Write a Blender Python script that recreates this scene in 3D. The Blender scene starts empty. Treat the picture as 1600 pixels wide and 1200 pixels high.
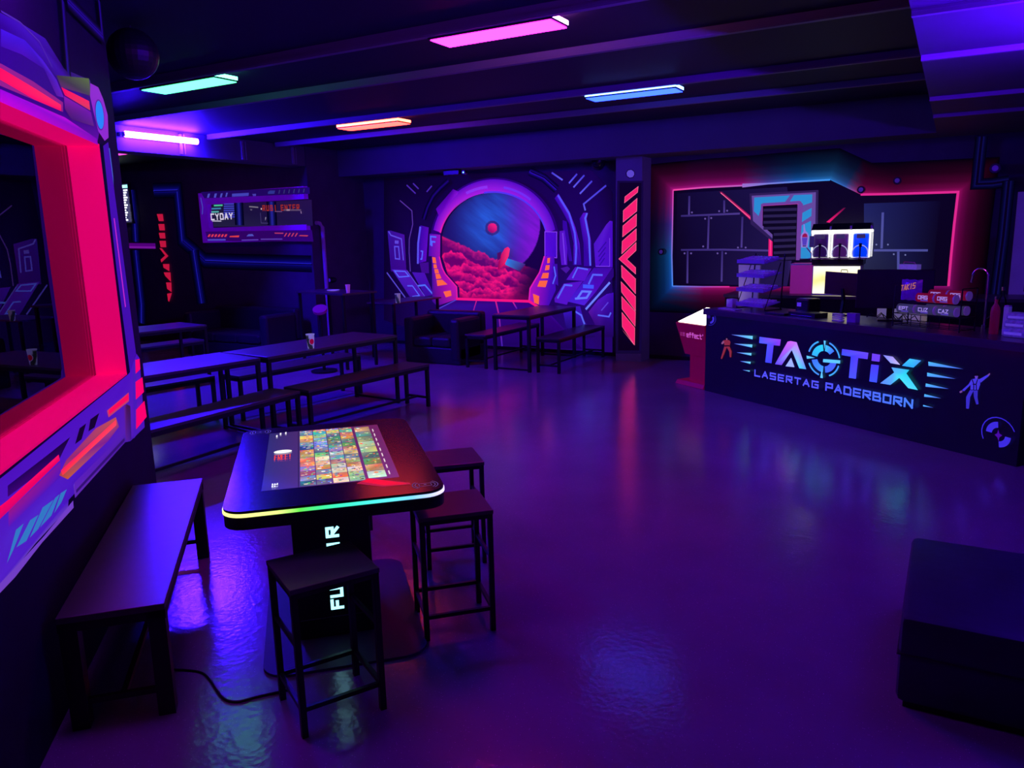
import bpy, bmesh, math, random
from mathutils import Vector, Matrix
random.seed(7)
S = bpy.context.scene
COL = S.collection
# ------------------------------------------------------------------ camera, world, exposure
CAMH = 2.05
F_PX = 1212.5
PITCH, ROLL, YAW = math.radians(10.967), math.radians(-1.4115), math.radians(29.508)
_F = Vector((-math.sin(YAW), math.cos(YAW), 0)); _R = Vector((math.cos(YAW), math.sin(YAW), 0)); _Z = Vector((0, 0, 1))
FWD = _F*math.cos(PITCH) - _Z*math.sin(PITCH)
_U = _F*math.sin(PITCH) + _Z*math.cos(PITCH)
RIGHT = _R*math.cos(ROLL) + _U*math.sin(ROLL)
UP = -_R*math.sin(ROLL) + _U*math.cos(ROLL)
CP = Vector((0, 0, CAMH))
cam = bpy.data.cameras.new('camera'); co = bpy.data.objects.new('camera', cam); COL.objects.link(co)
m = Matrix((RIGHT, UP, -FWD)).transposed().to_4x4(); m.translation = CP
co.matrix_world = m
cam.sensor_fit = 'HORIZONTAL'; cam.sensor_width = 36; cam.lens = 36*F_PX/1600; cam.clip_end = 100; cam.clip_start = .05
S.camera = co
W = bpy.data.worlds.new('world'); S.world = W; W.use_nodes = True
W.node_tree.nodes['Background'].inputs[0].default_value = (0.02, 0.0, 0.06, 1)
W.node_tree.nodes['Background'].inputs[1].default_value = 0.3
S.view_settings.view_transform = 'Standard'; S.view_settings.look = 'None'; S.view_settings.gamma = 1
S.view_settings.exposure = 0.0; S.view_settings.use_curve_mapping = False
# light levels of the lamps in the room
UV_TUBE = (30.0, 4.0, 1050.0)        # violet tube
UV_SOFFIT = (150, 5.0, 1700.0)
LAMP_GAIN = 1.0

# ------------------------------------------------------------------ surveying helpers (photo pixel -> point on a known plane of the room)
def ray(x, y): return FWD*F_PX + RIGHT*(x-800) - UP*(y-600)
def onz(x, y, z=0.0):
    d = ray(x, y); return CP + d*((z-CAMH)/d.z)
def onp(x, y, p, n):
    d = ray(x, y); n = Vector(n); return CP + d*((Vector(p)-CP).dot(n)/d.dot(n))
def lin(c):
    return tuple((v/255/12.92 if v/255 <= .04045 else ((v/255+.055)/1.055)**2.4) for v in c)

# ------------------------------------------------------------------ materials
def mat(name, base=(.5, .5, .5), rough=.5, metal=0.0, emit=None, es=1.0, spec=.5, noise=0, nscale=30, bump=0, coat=0):
    M = bpy.data.materials.new(name); M.use_nodes = True; nt = M.node_tree; b = nt.nodes['Principled BSDF']
    b.inputs['Base Color'].default_value = (*base, 1); b.inputs['Roughness'].default_value = rough
    b.inputs['Metallic'].default_value = metal; b.inputs['Specular IOR Level'].default_value = spec
    if coat: b.inputs['Coat Weight'].default_value = coat
    if emit is not None:
        b.inputs['Emission Color'].default_value = (*emit, 1); b.inputs['Emission Strength'].default_value = es
    if noise or bump:
        tc = nt.nodes.new('ShaderNodeTexCoord'); n = nt.nodes.new('ShaderNodeTexNoise'); n.inputs['Scale'].default_value = nscale; n.inputs['Detail'].default_value = 4
        nt.links.new(tc.outputs['Object'], n.inputs['Vector'])
        if noise:
            mx = nt.nodes.new('ShaderNodeMix'); mx.data_type = 'RGBA'
            mx.inputs[6].default_value = (*[v*(1-noise) for v in base], 1); mx.inputs[7].default_value = (*[min(1, v*(1+noise)) for v in base], 1)
            nt.links.new(n.outputs['Fac'], mx.inputs[0]); nt.links.new(mx.outputs[2], b.inputs['Base Color'])
        if bump:
            bp = nt.nodes.new('ShaderNodeBump'); bp.inputs['Strength'].default_value = bump; bp.inputs['Distance'].default_value = .01
            nt.links.new(n.outputs['Fac'], bp.inputs['Height']); nt.links.new(bp.outputs[0], b.inputs['Normal'])
    return M
def painted(name, gain=1.0, basegain=.6, rough=.65, sat=0):
    """fluorescent / self-luminous artwork: the colour comes from the painted colour attribute"""
    M = bpy.data.materials.new(name); M.use_nodes = True; nt = M.node_tree; b = nt.nodes['Principled BSDF']
    a = nt.nodes.new('ShaderNodeAttribute'); a.attribute_name = 'paint'
    nt.links.new(a.outputs['Color'], b.inputs['Emission Color']); b.inputs['Emission Strength'].default_value = gain
    mx = nt.nodes.new('ShaderNodeVectorMath'); mx.operation = 'SCALE'; mx.inputs['Scale'].default_value = basegain
    nt.links.new(a.outputs['Color'], mx.inputs[0]); nt.links.new(mx.outputs[0], b.inputs['Base Color'])
    b.inputs['Roughness'].default_value = rough; b.inputs['Specular IOR Level'].default_value = .2
    return M
M = {}
M['wall'] = mat('black_wall_paint', (.065, .035, .095), .75, spec=.2, noise=.3, nscale=3, bump=.1)
M['ceil'] = mat('black_ceiling_paint', (.020, .014, .045), .6, spec=.15, noise=.15, nscale=2)
M['soffit'] = mat('dark_soffit_paint', (.085, .075, .12), .6, spec=.25, noise=.15, nscale=2)
M['trim'] = mat('painted_trunking', (.20, .18, .24), .5, spec=.3)
M['metal'] = mat('black_powder_coat', (.012, .011, .014), .45, spec=.4, noise=.2, nscale=90)
M['board'] = mat('dark_board', (.062, .042, .055), .36, spec=1.0, noise=.25, nscale=14, bump=.05)
M['leather'] = mat('dark_leather', (.02, .017, .03), .5, spec=.4, noise=.3, nscale=60, bump=.2)
M['black'] = mat('black_plastic', (.012, .012, .016), .35, spec=.4, bump=.05, nscale=120)
M['blackgloss'] = mat('black_gloss', (.012, .01, .014), .19, spec=.5, noise=.1, nscale=40)
M['fluor'] = painted('fluorescent_paint', .97, .28)
M['screen'] = painted('pane_reflections', 1.0, .1, .2)  # glowing colour for the reflections painted on the framed window's pane
M['print'] = painted('printed_surface', 0.0, 1.0, .5)
M['led'] = painted('led_strip', 2.6, .1, .5)
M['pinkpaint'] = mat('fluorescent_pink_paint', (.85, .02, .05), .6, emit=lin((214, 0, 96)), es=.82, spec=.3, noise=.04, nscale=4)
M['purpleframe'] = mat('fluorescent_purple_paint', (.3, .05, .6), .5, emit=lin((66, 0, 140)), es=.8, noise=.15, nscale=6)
M['chrome'] = mat('chrome', (.7, .7, .75), .2, 1.0, noise=.05, nscale=30)
M['white'] = mat('white_plastic', (.75, .75, .8), .4, noise=.04, nscale=30)
M['card'] = mat('white_card', (.6, .6, .65), .6, noise=.1, nscale=30)
M['redplastic'] = mat('red_plastic', (.55, .02, .05), .4, noise=.1, nscale=20, emit=lin((90, 0, 25)), es=.25)
M['paleplastic'] = mat('pale_acrylic', (.55, .5, .6), .25, noise=.08, nscale=12)
def glassmat(name, tint=(1, 1, 1), ior=1.5, rough=0.0):
    g = bpy.data.materials.new(name); g.use_nodes = True; nt = g.node_tree; nt.nodes.remove(nt.nodes['Principled BSDF'])
    o = nt.nodes['Material Output']; t = nt.nodes.new('ShaderNodeBsdfTransparent'); t.inputs[0].default_value = (*tint, 1)
    gl = nt.nodes.new('ShaderNodeBsdfGlossy'); gl.inputs['Roughness'].default_value = rough
    fr = nt.nodes.new('ShaderNodeFresnel'); fr.inputs[0].default_value = ior; mx = nt.nodes.new('ShaderNodeMixShader')
    nt.links.new(fr.outputs[0], mx.inputs[0]); nt.links.new(t.outputs[0], mx.inputs[1]); nt.links.new(gl.outputs[0], mx.inputs[2]); nt.links.new(mx.outputs[0], o.inputs[0])
    return g
M['glass'] = glassmat('window_glass', (.8, .8, .85), 1.9)
M['clear'] = glassmat('clear_plastic', (.9, .9, .95), 1.45)
def floor_mat():
    F = bpy.data.materials.new('epoxy_floor'); F.use_nodes = True; nt = F.node_tree; b = nt.nodes['Principled BSDF']; L = nt.links.new
    tc = nt.nodes.new('ShaderNodeTexCoord')
    n = nt.nodes.new('ShaderNodeTexNoise'); n.inputs['Scale'].default_value = 1.3; n.inputs['Detail'].default_value = 5; L(tc.outputs['Object'], n.inputs['Vector'])
    r = nt.nodes.new('ShaderNodeValToRGB'); r.color_ramp.elements[0].color = (.21, .18, .24, 1); r.color_ramp.elements[1].color = (.33, .28, .36, 1); L(n.outputs['Fac'], r.inputs[0])
    v = nt.nodes.new('ShaderNodeTexVoronoi'); v.inputs['Scale'].default_value = 60; L(tc.outputs['Object'], v.inputs['Vector'])
    vr = nt.nodes.new('ShaderNodeValToRGB'); vr.color_ramp.elements[0].position = .06; vr.color_ramp.elements[0].color = (1, 1, 1, 1); vr.color_ramp.elements[1].position = .10; vr.color_ramp.elements[1].color = (0, 0, 0, 1)
    L(v.outputs['Distance'], vr.inputs[0])
    mx = nt.nodes.new('ShaderNodeMix'); mx.data_type = 'RGBA'; L(vr.outputs[0], mx.inputs[0]); L(r.outputs[0], mx.inputs[6]); mx.inputs[7].default_value = (.95, .95, 1, 1)
    L(mx.outputs[2], b.inputs['Base Color'])
    n2 = nt.nodes.new('ShaderNodeTexNoise'); n2.inputs['Scale'].default_value = 9; n2.inputs['Detail'].default_value = 6; L(tc.outputs['Object'], n2.inputs['Vector'])
    bp = nt.nodes.new('ShaderNodeBump'); bp.inputs['Strength'].default_value = .08; bp.inputs['Distance'].default_value = .02; L(n2.outputs['Fac'], bp.inputs['Height'])
    v2 = nt.nodes.new('ShaderNodeTexVoronoi'); v2.inputs['Scale'].default_value = 35; L(tc.outputs['Object'], v2.inputs['Vector'])
    bp2 = nt.nodes.new('ShaderNodeBump'); bp2.inputs['Strength'].default_value = .06; bp2.inputs['Distance'].default_value = .01; L(v2.outputs['Distance'], bp2.inputs['Height']); L(bp.outputs[0], bp2.inputs['Normal'])
    L(bp2.outputs[0], b.inputs['Normal']); b.inputs['Roughness'].default_value = .17; b.inputs['Specular IOR Level'].default_value = .55
    return F
M['floor'] = floor_mat()
_em = {}
def emitter(name, c, s=1.0):
    k = (name, c, s)
    if k not in _em: _em[k] = mat(name, (.1, .1, .1), .5, emit=c, es=s)
    return _em[k]

# ------------------------------------------------------------------ object helpers
def link(name, me, parent=None, mats=()):
    o = bpy.data.objects.new(name, me); COL.objects.link(o)
    for x in mats: me.materials.append(x)
    if parent: o.parent = parent
    return o
def tag(o, label=None, cat=None, group=None, kind=None):
    if label: o['label'] = label
    if cat: o['category'] = cat
    if group: o['group'] = group
    if kind: o['kind'] = kind
    return o
def thing(name, label, cat, loc=(0, 0, 0), rz=0, group=None):
    o = bpy.data.objects.new(name, None); COL.objects.link(o); o.location = loc; o.rotation_euler = (0, 0, rz); o.empty_display_size = .1
    return tag(o, label, cat, group)
class B:
    """collects shapes and links them as one mesh object"""
    def __init__(s): s.b = bmesh.new()
    def box(s, x0, x1, y0, y1, z0, z1, bev=0, M4=None):
        r = bmesh.ops.create_cube(s.b, size=1); vs = r['verts']
        for v in vs: v.co = Vector(((x0+x1)/2+v.co.x*(x1-x0), (y0+y1)/2+v.co.y*(y1-y0), (z0+z1)/2+v.co.z*(z1-z0)))
        if bev:
            es = list({e for v in vs for e in v.link_edges}); r2 = bmesh.ops.bevel(s.b, geom=es, offset=bev, segments=2, affect='EDGES', profile=.5)
            vs = list({v for f in r2['faces'] for v in f.verts} | {v for v in vs if v.is_valid})
        if M4: bmesh.ops.transform(s.b, matrix=M4, verts=vs)
        return s
    def cyl(s, c, r, h, seg=20, r2=None, axis='Z', M4=None):
        r2 = r if r2 is None else r2
        rr = bmesh.ops.create_cone(s.b, cap_ends=True, segments=seg, radius1=r, radius2=r2, depth=h)['verts']
        rot = {'Z': Matrix(), 'X': Matrix.Rotation(math.pi/2, 4, 'Y'), 'Y': Matrix.Rotation(-math.pi/2, 4, 'X')}[axis]
        bmesh.ops.transform(s.b, matrix=Matrix.Translation(c) @ rot, verts=rr)
        if M4: bmesh.ops.transform(s.b, matrix=M4, verts=rr)
        return s
    def bar(s, a, b, w=.02, seg=4, h=None):
        a = Vector(a); b = Vector(b); d = b-a; q = d.to_track_quat('Z', 'Y').to_matrix().to_4x4()
        rr = bmesh.ops.create_cone(s.b, cap_ends=True, segments=seg, radius1=w/2*(1.414 if seg == 4 else 1), radius2=w/2*(1.414 if seg == 4 else 1), depth=d.length)['verts']
        if seg == 4: bmesh.ops.transform(s.b, matrix=Matrix.Rotation(math.pi/4, 4, 'Z'), verts=rr)
        bmesh.ops.transform(s.b, matrix=Matrix.Translation((a+b)/2) @ q, verts=rr); return s
    def lathe(s, prof, seg=28, c=(0, 0, 0)):
        rings = []
        for r, z in prof:
            rings.append([s.b.verts.new((c[0]+r*math.cos(2*math.pi*i/seg), c[1]+r*math.sin(2*math.pi*i/seg), c[2]+z)) for i in range(seg)])
        for a, b in zip(rings, rings[1:]):
            for i in range(seg):
                s.b.faces.new((a[i], a[(i+1) % seg], b[(i+1) % seg], b[i]))
        if prof[0][0] > 1e-4: s.b.faces.new(list(reversed(rings[0])))
        if prof[-1][0] > 1e-4: s.b.faces.new(rings[-1])
        return s
    def tube(s, pts, r=.01, seg=8):
        pts = [Vector(p) for p in pts]; rings = []; up = Vector((0, 0, 1))
        for i, p in enumerate(pts):
            d = (pts[min(i+1, len(pts)-1)]-pts[max(i-1, 0)]).normalized(); a = d.cross(up)
            if a.length < .1: a = d.cross(Vector((1, 0, 0)))
            a.normalize(); b = d.cross(a)
            rings.append([s.b.verts.new(p+a*r*math.cos(2*math.pi*k/seg)+b*r*math.sin(2*math.pi*k/seg)) for k in range(seg)])
        for A, C in zip(rings, rings[1:]):
            for k in range(seg): s.b.faces.new((A[k], A[(k+1) % seg], C[(k+1) % seg], C[k]))
        s.b.faces.new(rings[0]); s.b.faces.new(list(reversed(rings[-1]))); return s
    def prism(s, pts, z0, z1):
        lo = [s.b.verts.new((x, y, z0)) for x, y in pts]; hi = [s.b.verts.new((x, y, z1)) for x, y in pts]; n = len(pts)
        s.b.faces.new(list(reversed(lo))); s.b.faces.new(hi)
        for i in range(n): s.b.faces.new((lo[i], lo[(i+1) % n], hi[(i+1) % n], hi[i]))
        return s
    def hull(s, pts):
        vs = [s.b.verts.new(p) for p in pts]; bmesh.ops.convex_hull(s.b, input=vs); return s
    def make(s, name, material, parent=None, smooth=False):
        bmesh.ops.recalc_face_normals(s.b, faces=s.b.faces)
        me = bpy.data.meshes.new(name); s.b.to_mesh(me); s.b.free()
        if smooth:
            for p in me.polygons: p.use_smooth = True
            try: me.set_sharp_from_angle(angle=math.radians(35))
            except Exception: pass
        return link(name, me, parent, (material,))
def copy_tree(o, parent=None):
    c = o.copy(); COL.objects.link(c); c.parent = parent
    for ch in [x for x in list(COL.objects) if x.parent == o]: copy_tree(ch, c)
    return c
def struct(o): o['kind'] = 'structure'; return o

class Art:
    """flat artwork lying on a plane; every patch carries its own painted colour"""
    def __init__(s, p, n, base=.002, step=.0012):
        s.p = Vector(p); s.n = Vector(n).normalized(); s.v = []; s.f = []; s.c = []; s.k = 0; s.base = base; s.step = step
    def P(s, x, y):
        w = onp(x, y, s.p, s.n); s.k = s.k; return w
    def _add(s, ws, cols, faces, lift=None):
        off = s.n*(s.base+s.step*(s.k if lift is None else lift)); i0 = len(s.v)
        s.v += [tuple(w+off) for w in ws]; s.c += cols; s.f += [tuple(i0+i for i in f) for f in faces]
        s.k += 1
    def poly(s, pts, col, world=False):
        ws = pts if world else [s.P(*p) for p in pts]
        cols = [lin(c) for c in col] if isinstance(col, list) else [lin(col)]*len(ws)
        s._add(ws, cols, [tuple(range(len(ws)))])
    def line(s, pts, w, col, closed=False, col2=None):
        ws = [s.P(*p) for p in pts]; n = len(ws); out = []; cols = []
        for i in range(n):
            a = ws[i-1] if (i or closed) else ws[i]; b = ws[(i+1) % n] if (i < n-1 or closed) else ws[i]
            if closed or 0 < i < n-1:
                d1 = (ws[i]-a).normalized(); d2 = (b-ws[i]).normalized(); d = d1+d2
                d = d.normalized() if d.length > 1e-6 else d1
                sc = 1/max(.4, d.dot(d1))
            else: d = (b-a).normalized(); sc = 1
            q = d.cross(s.n)*w/2*sc; out += [ws[i]+q, ws[i]-q]
            cc = lin(col if col2 is None else [col[j]+(col2[j]-col[j])*i/(n-1) for j in range(3)]); cols += [cc, cc]
        m_ = n if closed else n-1
        s._add(out, cols, [(2*i, 2*((i+1) % n), 2*((i+1) % n)+1, 2*i+1) for i in range(m_)])
    def glow(s, pts, w, cols, closed=False, inner=None, side=0):
        """airbrushed line: bright in the middle, fading out into the wall paint"""
        ws = [s.P(*p) for p in pts]; n = len(ws); prof = [(-1, 0), (-.62, .10), (-.35, .32), (-.12, .85), (0, 1), (.12, .85), (.35, .32), (.62, .10), (1, 0)]
        if side > 0: prof = [(0, 1), (.1, .8), (.3, .42), (.6, .12), (1, 0)]
        if side < 0: prof = [(-1, 0), (-.6, .035), (-.32, .11), (-.14, .27), (-.05, .5), (0, .85)]
        if not isinstance(cols, list): cols = [cols]*n
        out = []; cc = []; m_ = len(prof)
        for i in range(n):
            a = ws[i-1] if (i or closed) else ws[i]; b = ws[(i+1) % n] if (i < n-1 or closed) else ws[i]
            if closed or 0 < i < n-1:
                d1 = (ws[i]-a).normalized(); d2 = (b-ws[i]).normalized(); d = (d1+d2).normalized(); sc = 1/max(.5, d.dot(d1))
            else: d = (b-a).normalized(); sc = 1
            q = d.cross(s.n)*sc
            for t, g in prof:
                out.append(ws[i]+q*w*t); L_ = lin(cols[i]); cc.append(tuple(v*g for v in L_))
        seg = n if closed else n-1
        s._add(out, cc, [(i*m_+j, ((i+1) % n)*m_+j, ((i+1) % n)*m_+j+1, i*m_+j+1) for i in range(seg) for j in range(m_-1)])
    def make(s, name, material, parent=None):
        me = bpy.data.meshes.new(name); me.from_pydata(s.v, [], s.f)
        at = me.color_attributes.new('paint', 'FLOAT_COLOR', 'POINT')
        for i, c in enumerate(s.c): at.data[i].color = (*c, 1)
        me.update(); o = link(name, me, parent, (material,)); return o
def paintverts(o, fn):
    me = o.data; at = me.color_attributes.new('paint', 'FLOAT_COLOR', 'POINT')
    for i, v in enumerate(me.vertices): at.data[i].color = (*fn(v.co), 1)
    return o

# stroke lettering on a 1 x 1 cell
GL = {'A': [[(0, 0), (.5, 1), (1, 0)], [(.22, .33), (.78, .33)]], 'B': [[(0, 0), (0, 1), (.9, 1), (.9, .55), (0, .5)], [(.9, .5), (1, .4), (1, 0), (0, 0)]],
 'C': [[(1, 1), (0, 1), (0, 0), (1, 0)]], 'D': [[(0, 0), (0, 1), (.8, 1), (1, .75), (1, 0), (0, 0)]], 'E': [[(1, 1), (0, 1), (0, 0), (1, 0)], [(0, .5), (.9, .5)]],
 'F': [[(1, 1), (0, 1), (0, 0)], [(0, .5), (.8, .5)]], 'G': [[(1, 1), (0, 1), (0, 0), (1, 0), (1, .5), (.5, .5)]], 'I': [[(.5, 0), (.5, 1)]], 'J': [[(1, 1), (1, 0), (0, 0), (0, .3)]],
 'K': [[(0, 0), (0, 1)], [(1, 1), (0, .5), (1, 0)]], 'L': [[(0, 1), (0, 0), (1, 0)]], 'M': [[(0, 0), (0, 1), (.5, .4), (1, 1), (1, 0)]], 'N': [[(0, 0), (0, 1), (1, 0), (1, 1)]],
 'O': [[(0, 0), (0, 1), (1, 1), (1, 0), (0, 0)]], 'P': [[(0, 0), (0, 1), (1, 1), (1, .45), (0, .45)]], 'R': [[(0, 0), (0, 1), (1, 1), (1, .5), (.3, .5), (1, 0)]],
 'S': [[(1, 1), (0, 1), (0, .5), (1, .5), (1, 0), (0, 0)]], 'T': [[(0, 1), (1, 1)], [(.5, 1), (.5, 0)]], 'U': [[(0, 1), (0, 0), (1, 0), (1, 1)]], 'Y': [[(0, 1), (.5, .5), (1, 1)], [(.5, .5), (.5, 0)]],
 'X': [[(0, 0), (1, 1)], [(0, 1), (1, 0)]], 'Z': [[(0, 1), (1, 1), (0, 0), (1, 0)]], '!': [[(.5, 1), (.5, .35)], [(.5, .12), (.5, 0)]], 'V': [[(0, 1), (.5, 0), (1, 1)]], ' ': [],
 'e': [[(0, .35), (.9, .35), (.9, .7), (0, .7), (0, 0), (.9, 0)]], 'f': [[(.9, 1), (.35, 1), (.35, 0)], [(0, .65), (.9, .65)]], 'c': [[(.9, .7), (0, .7), (0, 0), (.9, 0)]], 't': [[(.35, 1), (.35, 0), (.9, 0)], [(0, .7), (.9, .7)]], "'": [[(.3, 1), (.3, .8)]]}
def letters(art, text, origin, du, dv, w, h, gap, th, col, col2=None):
    """origin world point (lower left), du/dv unit vectors"""
    x = 0; n = max(1, len(text)-1); du = Vector(du); dv = Vector(dv); o = Vector(origin)
    for i, ch in enumerate(text):
        c = col if col2 is None else tuple(col[j]+(col2[j]-col[j])*i/n for j in range(3))
        for st in GL.get(ch, []):
            for a, b in zip(st, st[1:]):
                A = o+du*(x+a[0]*w)+dv*(a[1]*h); C = o+du*(x+b[0]*w)+dv*(b[1]*h); d = (C-A).normalized(); q = d.cross(art.n)*th/2; A = A-d*th/2*.9; C = C+d*th/2*.9
                k = art.k; art.poly([A+q, C+q, C-q, A-q], c, world=True); art.k = k
        x += w+gap if ch != ' ' else w*.6+gap
    art.k += 1

# ------------------------------------------------------------------ the room
WD = math.radians(44.4)
WN = Vector((math.cos(WD), math.sin(WD), 0)); WDIR = Vector((-math.sin(WD), math.cos(WD), 0)); WK = 1.15
WP0 = -WN*WK                                   # window wall: passes through WP0, faces WN
def wl(d, n, z): return WDIR*d + WN*n + Vector((0, 0, z))
ZC, ZS, YB, XB = 3.62, 3.15, 12.0, -9.96
WEND = 6.05

struct(B().box(-16, 4, -4, 12.4, -.1, 0).make('floor', M['floor']))
struct(B().box(-16, 4, -4, 12.4, ZC, ZC+.1).make('ceiling', M['ceil']))
struct(B().box(-.285, 4, -4, 12.0, ZS, ZC).make('ceiling', M['soffit']))
struct(B().box(XB, -.285, 11.32, 12.0, ZS, ZC).make('ceiling', M['soffit']))
struct(B().box(XB, 4, YB, YB+.2, 0, ZC).make('wall_back', M['wall']))
struct(B().box(-16, XB, 10.5, 12.2, 0, ZC).make('wall_far_left', M['wall']))
struct(B().box(-16.2, -16, -4, 12.4, 0, ZC).make('wall_left', M['wall']))
struct(B().box(4, 4.2, -4, 12.4, 0, ZC).make('wall_right', M['wall']))
struct(B().box(-16, 4, -4.2, -4, 0, ZC).make('wall_front', M['wall']))
# downstand beam running from the far-left corner towards the viewer, with its joint strips
struct(B().box(-10.35, XB-.02, 6.2, 10.5, 3.29, ZC).make('trim_beam', M['soffit']))
jb = B()
for y in (7.95, 9.1, 10.2): jb.box(XB-.02, XB+.01, y-.02, y+.02, 3.31, ZC-.03).box(XB-.02, XB+.01, y+.05, y+.07, 3.31, ZC-.03)
struct(jb.make('trim_joints', M['trim']))
# cable trunking across the ceiling
for i, y in enumerate((5.22, 6.53, 8.41, 9.77)):
    h = .085 if i == 0 else .07
    b = B().box(-9.9, -.29, y-.03, y+.03, ZC-h, ZC).box(-9.9, -.29, y-.036, y-.03, ZC-h+.008, ZC-.052)
    struct(b.make('trim_%d' % (i+1), M['trim']))
for i, p in enumerate(((1430, 15), (1443, 87), (1455, 152), (1462, 179))):
    y = onz(*p, ZS).y
    struct(B().box(-.28, 3.9, y-.02, y+.02, ZS-.035, ZS).box(-.28, 3.9, y-.026, y-.02, ZS-.014, ZS).make('trim_%d' % (i+5), M['trim']))
struct(B().box(-16, XB-.4, 8.9, 8.96, ZC-.07, ZC).make('trim_9', M['trim']))
struct(B().box(XB, -4.62, YB-.015, YB, 0, .06).make('baseboard_back', M['metal']))
struct(B().box(-4.2, 4, YB-.015, YB, 0, .06).make('baseboard_right', M['metal']))

# window wall (oblique, left), with its opening, deep reveal and glass
D0, D1, Z0, Z1 = 0.9, 5.49, 1.205, 2.655
def wbox(d0, d1, n0, n1, z0, z1, b=None):
    b = b or B(); M4 = Matrix((( WDIR.x, WN.x, 0, 0), (WDIR.y, WN.y, 0, 0), (0, 0, 1, 0), (0, 0, 0, 1)))
    b.box(d0, d1, n0, n1, z0, z1, M4=M4); return b
b = wbox(-4.2, D0, -WK-.20, -WK, 0, ZC); wbox(D1, WEND, -WK-.20, -WK, 0, ZC, b); wbox(D0, D1, -WK-.20, -WK, 0, Z0, b); wbox(D0, D1, -WK-.20, -WK, Z1, ZC, b)
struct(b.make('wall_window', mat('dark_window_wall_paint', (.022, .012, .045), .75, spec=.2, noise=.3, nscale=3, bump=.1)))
b = wbox(-4.2, WEND, -WK-2.6, -WK-2.5, 0, ZC); wbox(WEND-.1, WEND, -WK-2.5, -WK-.36, 0, ZC, b); wbox(-4.3, -4.2, -WK-2.5, -WK, 0, ZC, b)
struct(b.make('wall_inner_room', M['wall']))
win = thing('window', 'large interior window in a deep fluorescent pink surround with dark reflective glass', 'window', tuple(wl((D0+D1)/2, -WK, Z0)))
win['kind'] = 'structure'; win.name = 'window_1'
def inwin(o):
    o.parent = win; o.matrix_parent_inverse = Matrix.Translation(-Vector(win.location)); return o
t = .012; R1, R2 = .175, .345
def reveal(n0, n1, name, material, ins):
    b = wbox(D0+ins, D0+ins+t, n0, n1, Z0, Z1); wbox(D1-ins-t, D1-ins, n0, n1, Z0, Z1, b); wbox(D0, D1, n0, n1, Z0+ins, Z0+ins+t, b); wbox(D0, D1, n0, n1, Z1-ins-t, Z1-ins, b)
    return inwin(b.make(name, material))
reveal(-WK-R1, -WK+.004, 'surround', M['pinkpaint'], 0)
inwin(wbox(D0, D1, -WK-R1-.008, -WK-R1, Z0, Z1).make('pane', M['glass']))

# painted spaceship hull around the window
A_ = Art(WP0, WN)
def z1(*p): return [(x/4, y/4) for x, y in p]
def z3(*p): return [(x/4, 560+y/4) for x, y in p]
A_.poly([(-40, 140), (0, 159-6), (152, 220), (158, 190), (140, 125), (100, 108), (70, 60), (30, 35), (0, 20), (-40, 0)], [(40, 0, 120), (45, 0, 120), (90, 10, 150), (50, 10, 120), (55, 30, 110), (45, 5, 110), (55, 15, 150), (60, 15, 165), (50, 10, 150), (40, 0, 120)])
A_.poly(z1((0, 180), (150, 250), (260, 370), (350, 500), (395, 610), (350, 600), (270, 430), (130, 340), (0, 290)), [(62, 18, 190), (60, 18, 185), (66, 18, 190), (80, 30, 180), (95, 30, 170), (85, 20, 140), (55, 10, 140), (70, 10, 160), (60, 10, 150)])
A_.line(z1((0, 70), (120, 140), (240, 260), (320, 420)), .008, (75, 40, 150))
A_.poly(z1((-60, 540), (0, 560), (400, 735), (600, 868), (606, 905), (0, 640), (-60, 610)), [(150, 0, 190)]*2+[(190, 10, 200), (120, 10, 170), (150, 0, 170), (190, 0, 190), (170, 0, 190)])
A_.poly(z1((-60, 370), (0, 400), (200, 510), (385, 640), (385, 700), (0, 540), (-60, 510)), (140, 30, 120))
A_.poly(z1((-60, 400), (0, 430), (210, 555), (370, 655), (372, 695), (200, 620), (0, 505), (-60, 470)), [(255, 10, 80), (255, 10, 80), (255, 60, 90), (255, 40, 90), (240, 0, 90), (255, 0, 90), (230, 40, 90), (255, 10, 80)])
A_.poly(z1((340, 470), (545, 490), (560, 600), (370, 545)), [(60, 50, 60), (90, 110, 60), (70, 60, 80), (90, 40, 100)])
A_.poly(z1((370, 545), (545, 632), (552, 690), (392, 595)), [(255, 0, 80), (255, 30, 90), (200, 60, 90), (240, 0, 90)])
A_.poly(z1((385, 600), (555, 700), (575, 790), (430, 745), (390, 680)), [(130, 20, 160), (110, 20, 160), (90, 30, 120), (60, 20, 100), (90, 20, 110)])
A_.poly(z1((550, 520), (600, 545), (632, 620), (660, 720), (665, 860), (640, 880), (600, 820), (570, 700), (548, 600)), [(140, 40, 190)]*9)
cx, cy = 607, 718
A_.poly([((cx+30*math.cos(a)+6*math.sin(a))/4, (cy+97*math.sin(a)+10*math.cos(a))/4) for a in [i*math.pi/12 for i in range(24)]], (90, 20, 150))
A_.poly([((cx+25*math.cos(a)+6*math.sin(a))/4, (cy+88*math.sin(a)+10*math.cos(a))/4) for a in [i*math.pi/12 for i in range(24)]], (35, 130, 235))
A_.poly(z1((655, 925), (668, 925), (690, 1100), (695, 1190), (672, 1190), (655, 1050)), (62, 105, 190))
for q in (((370, 0), (405, 460)), ((395, 0), (620, 225), (598, 0))): A_.glow(z1(*q), .05, (38, 10, 150)); A_.line(z1(*q), .006, (10, 0, 50))
A_.poly([(155, 228), (163, 222), (173, 300), (192, 440), (207, 553), (197.5, 583), (176, 420)], (62, 12, 160))
A_.line([(172, 341), (190, 480)], .03, (190, 40, 190))
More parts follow.
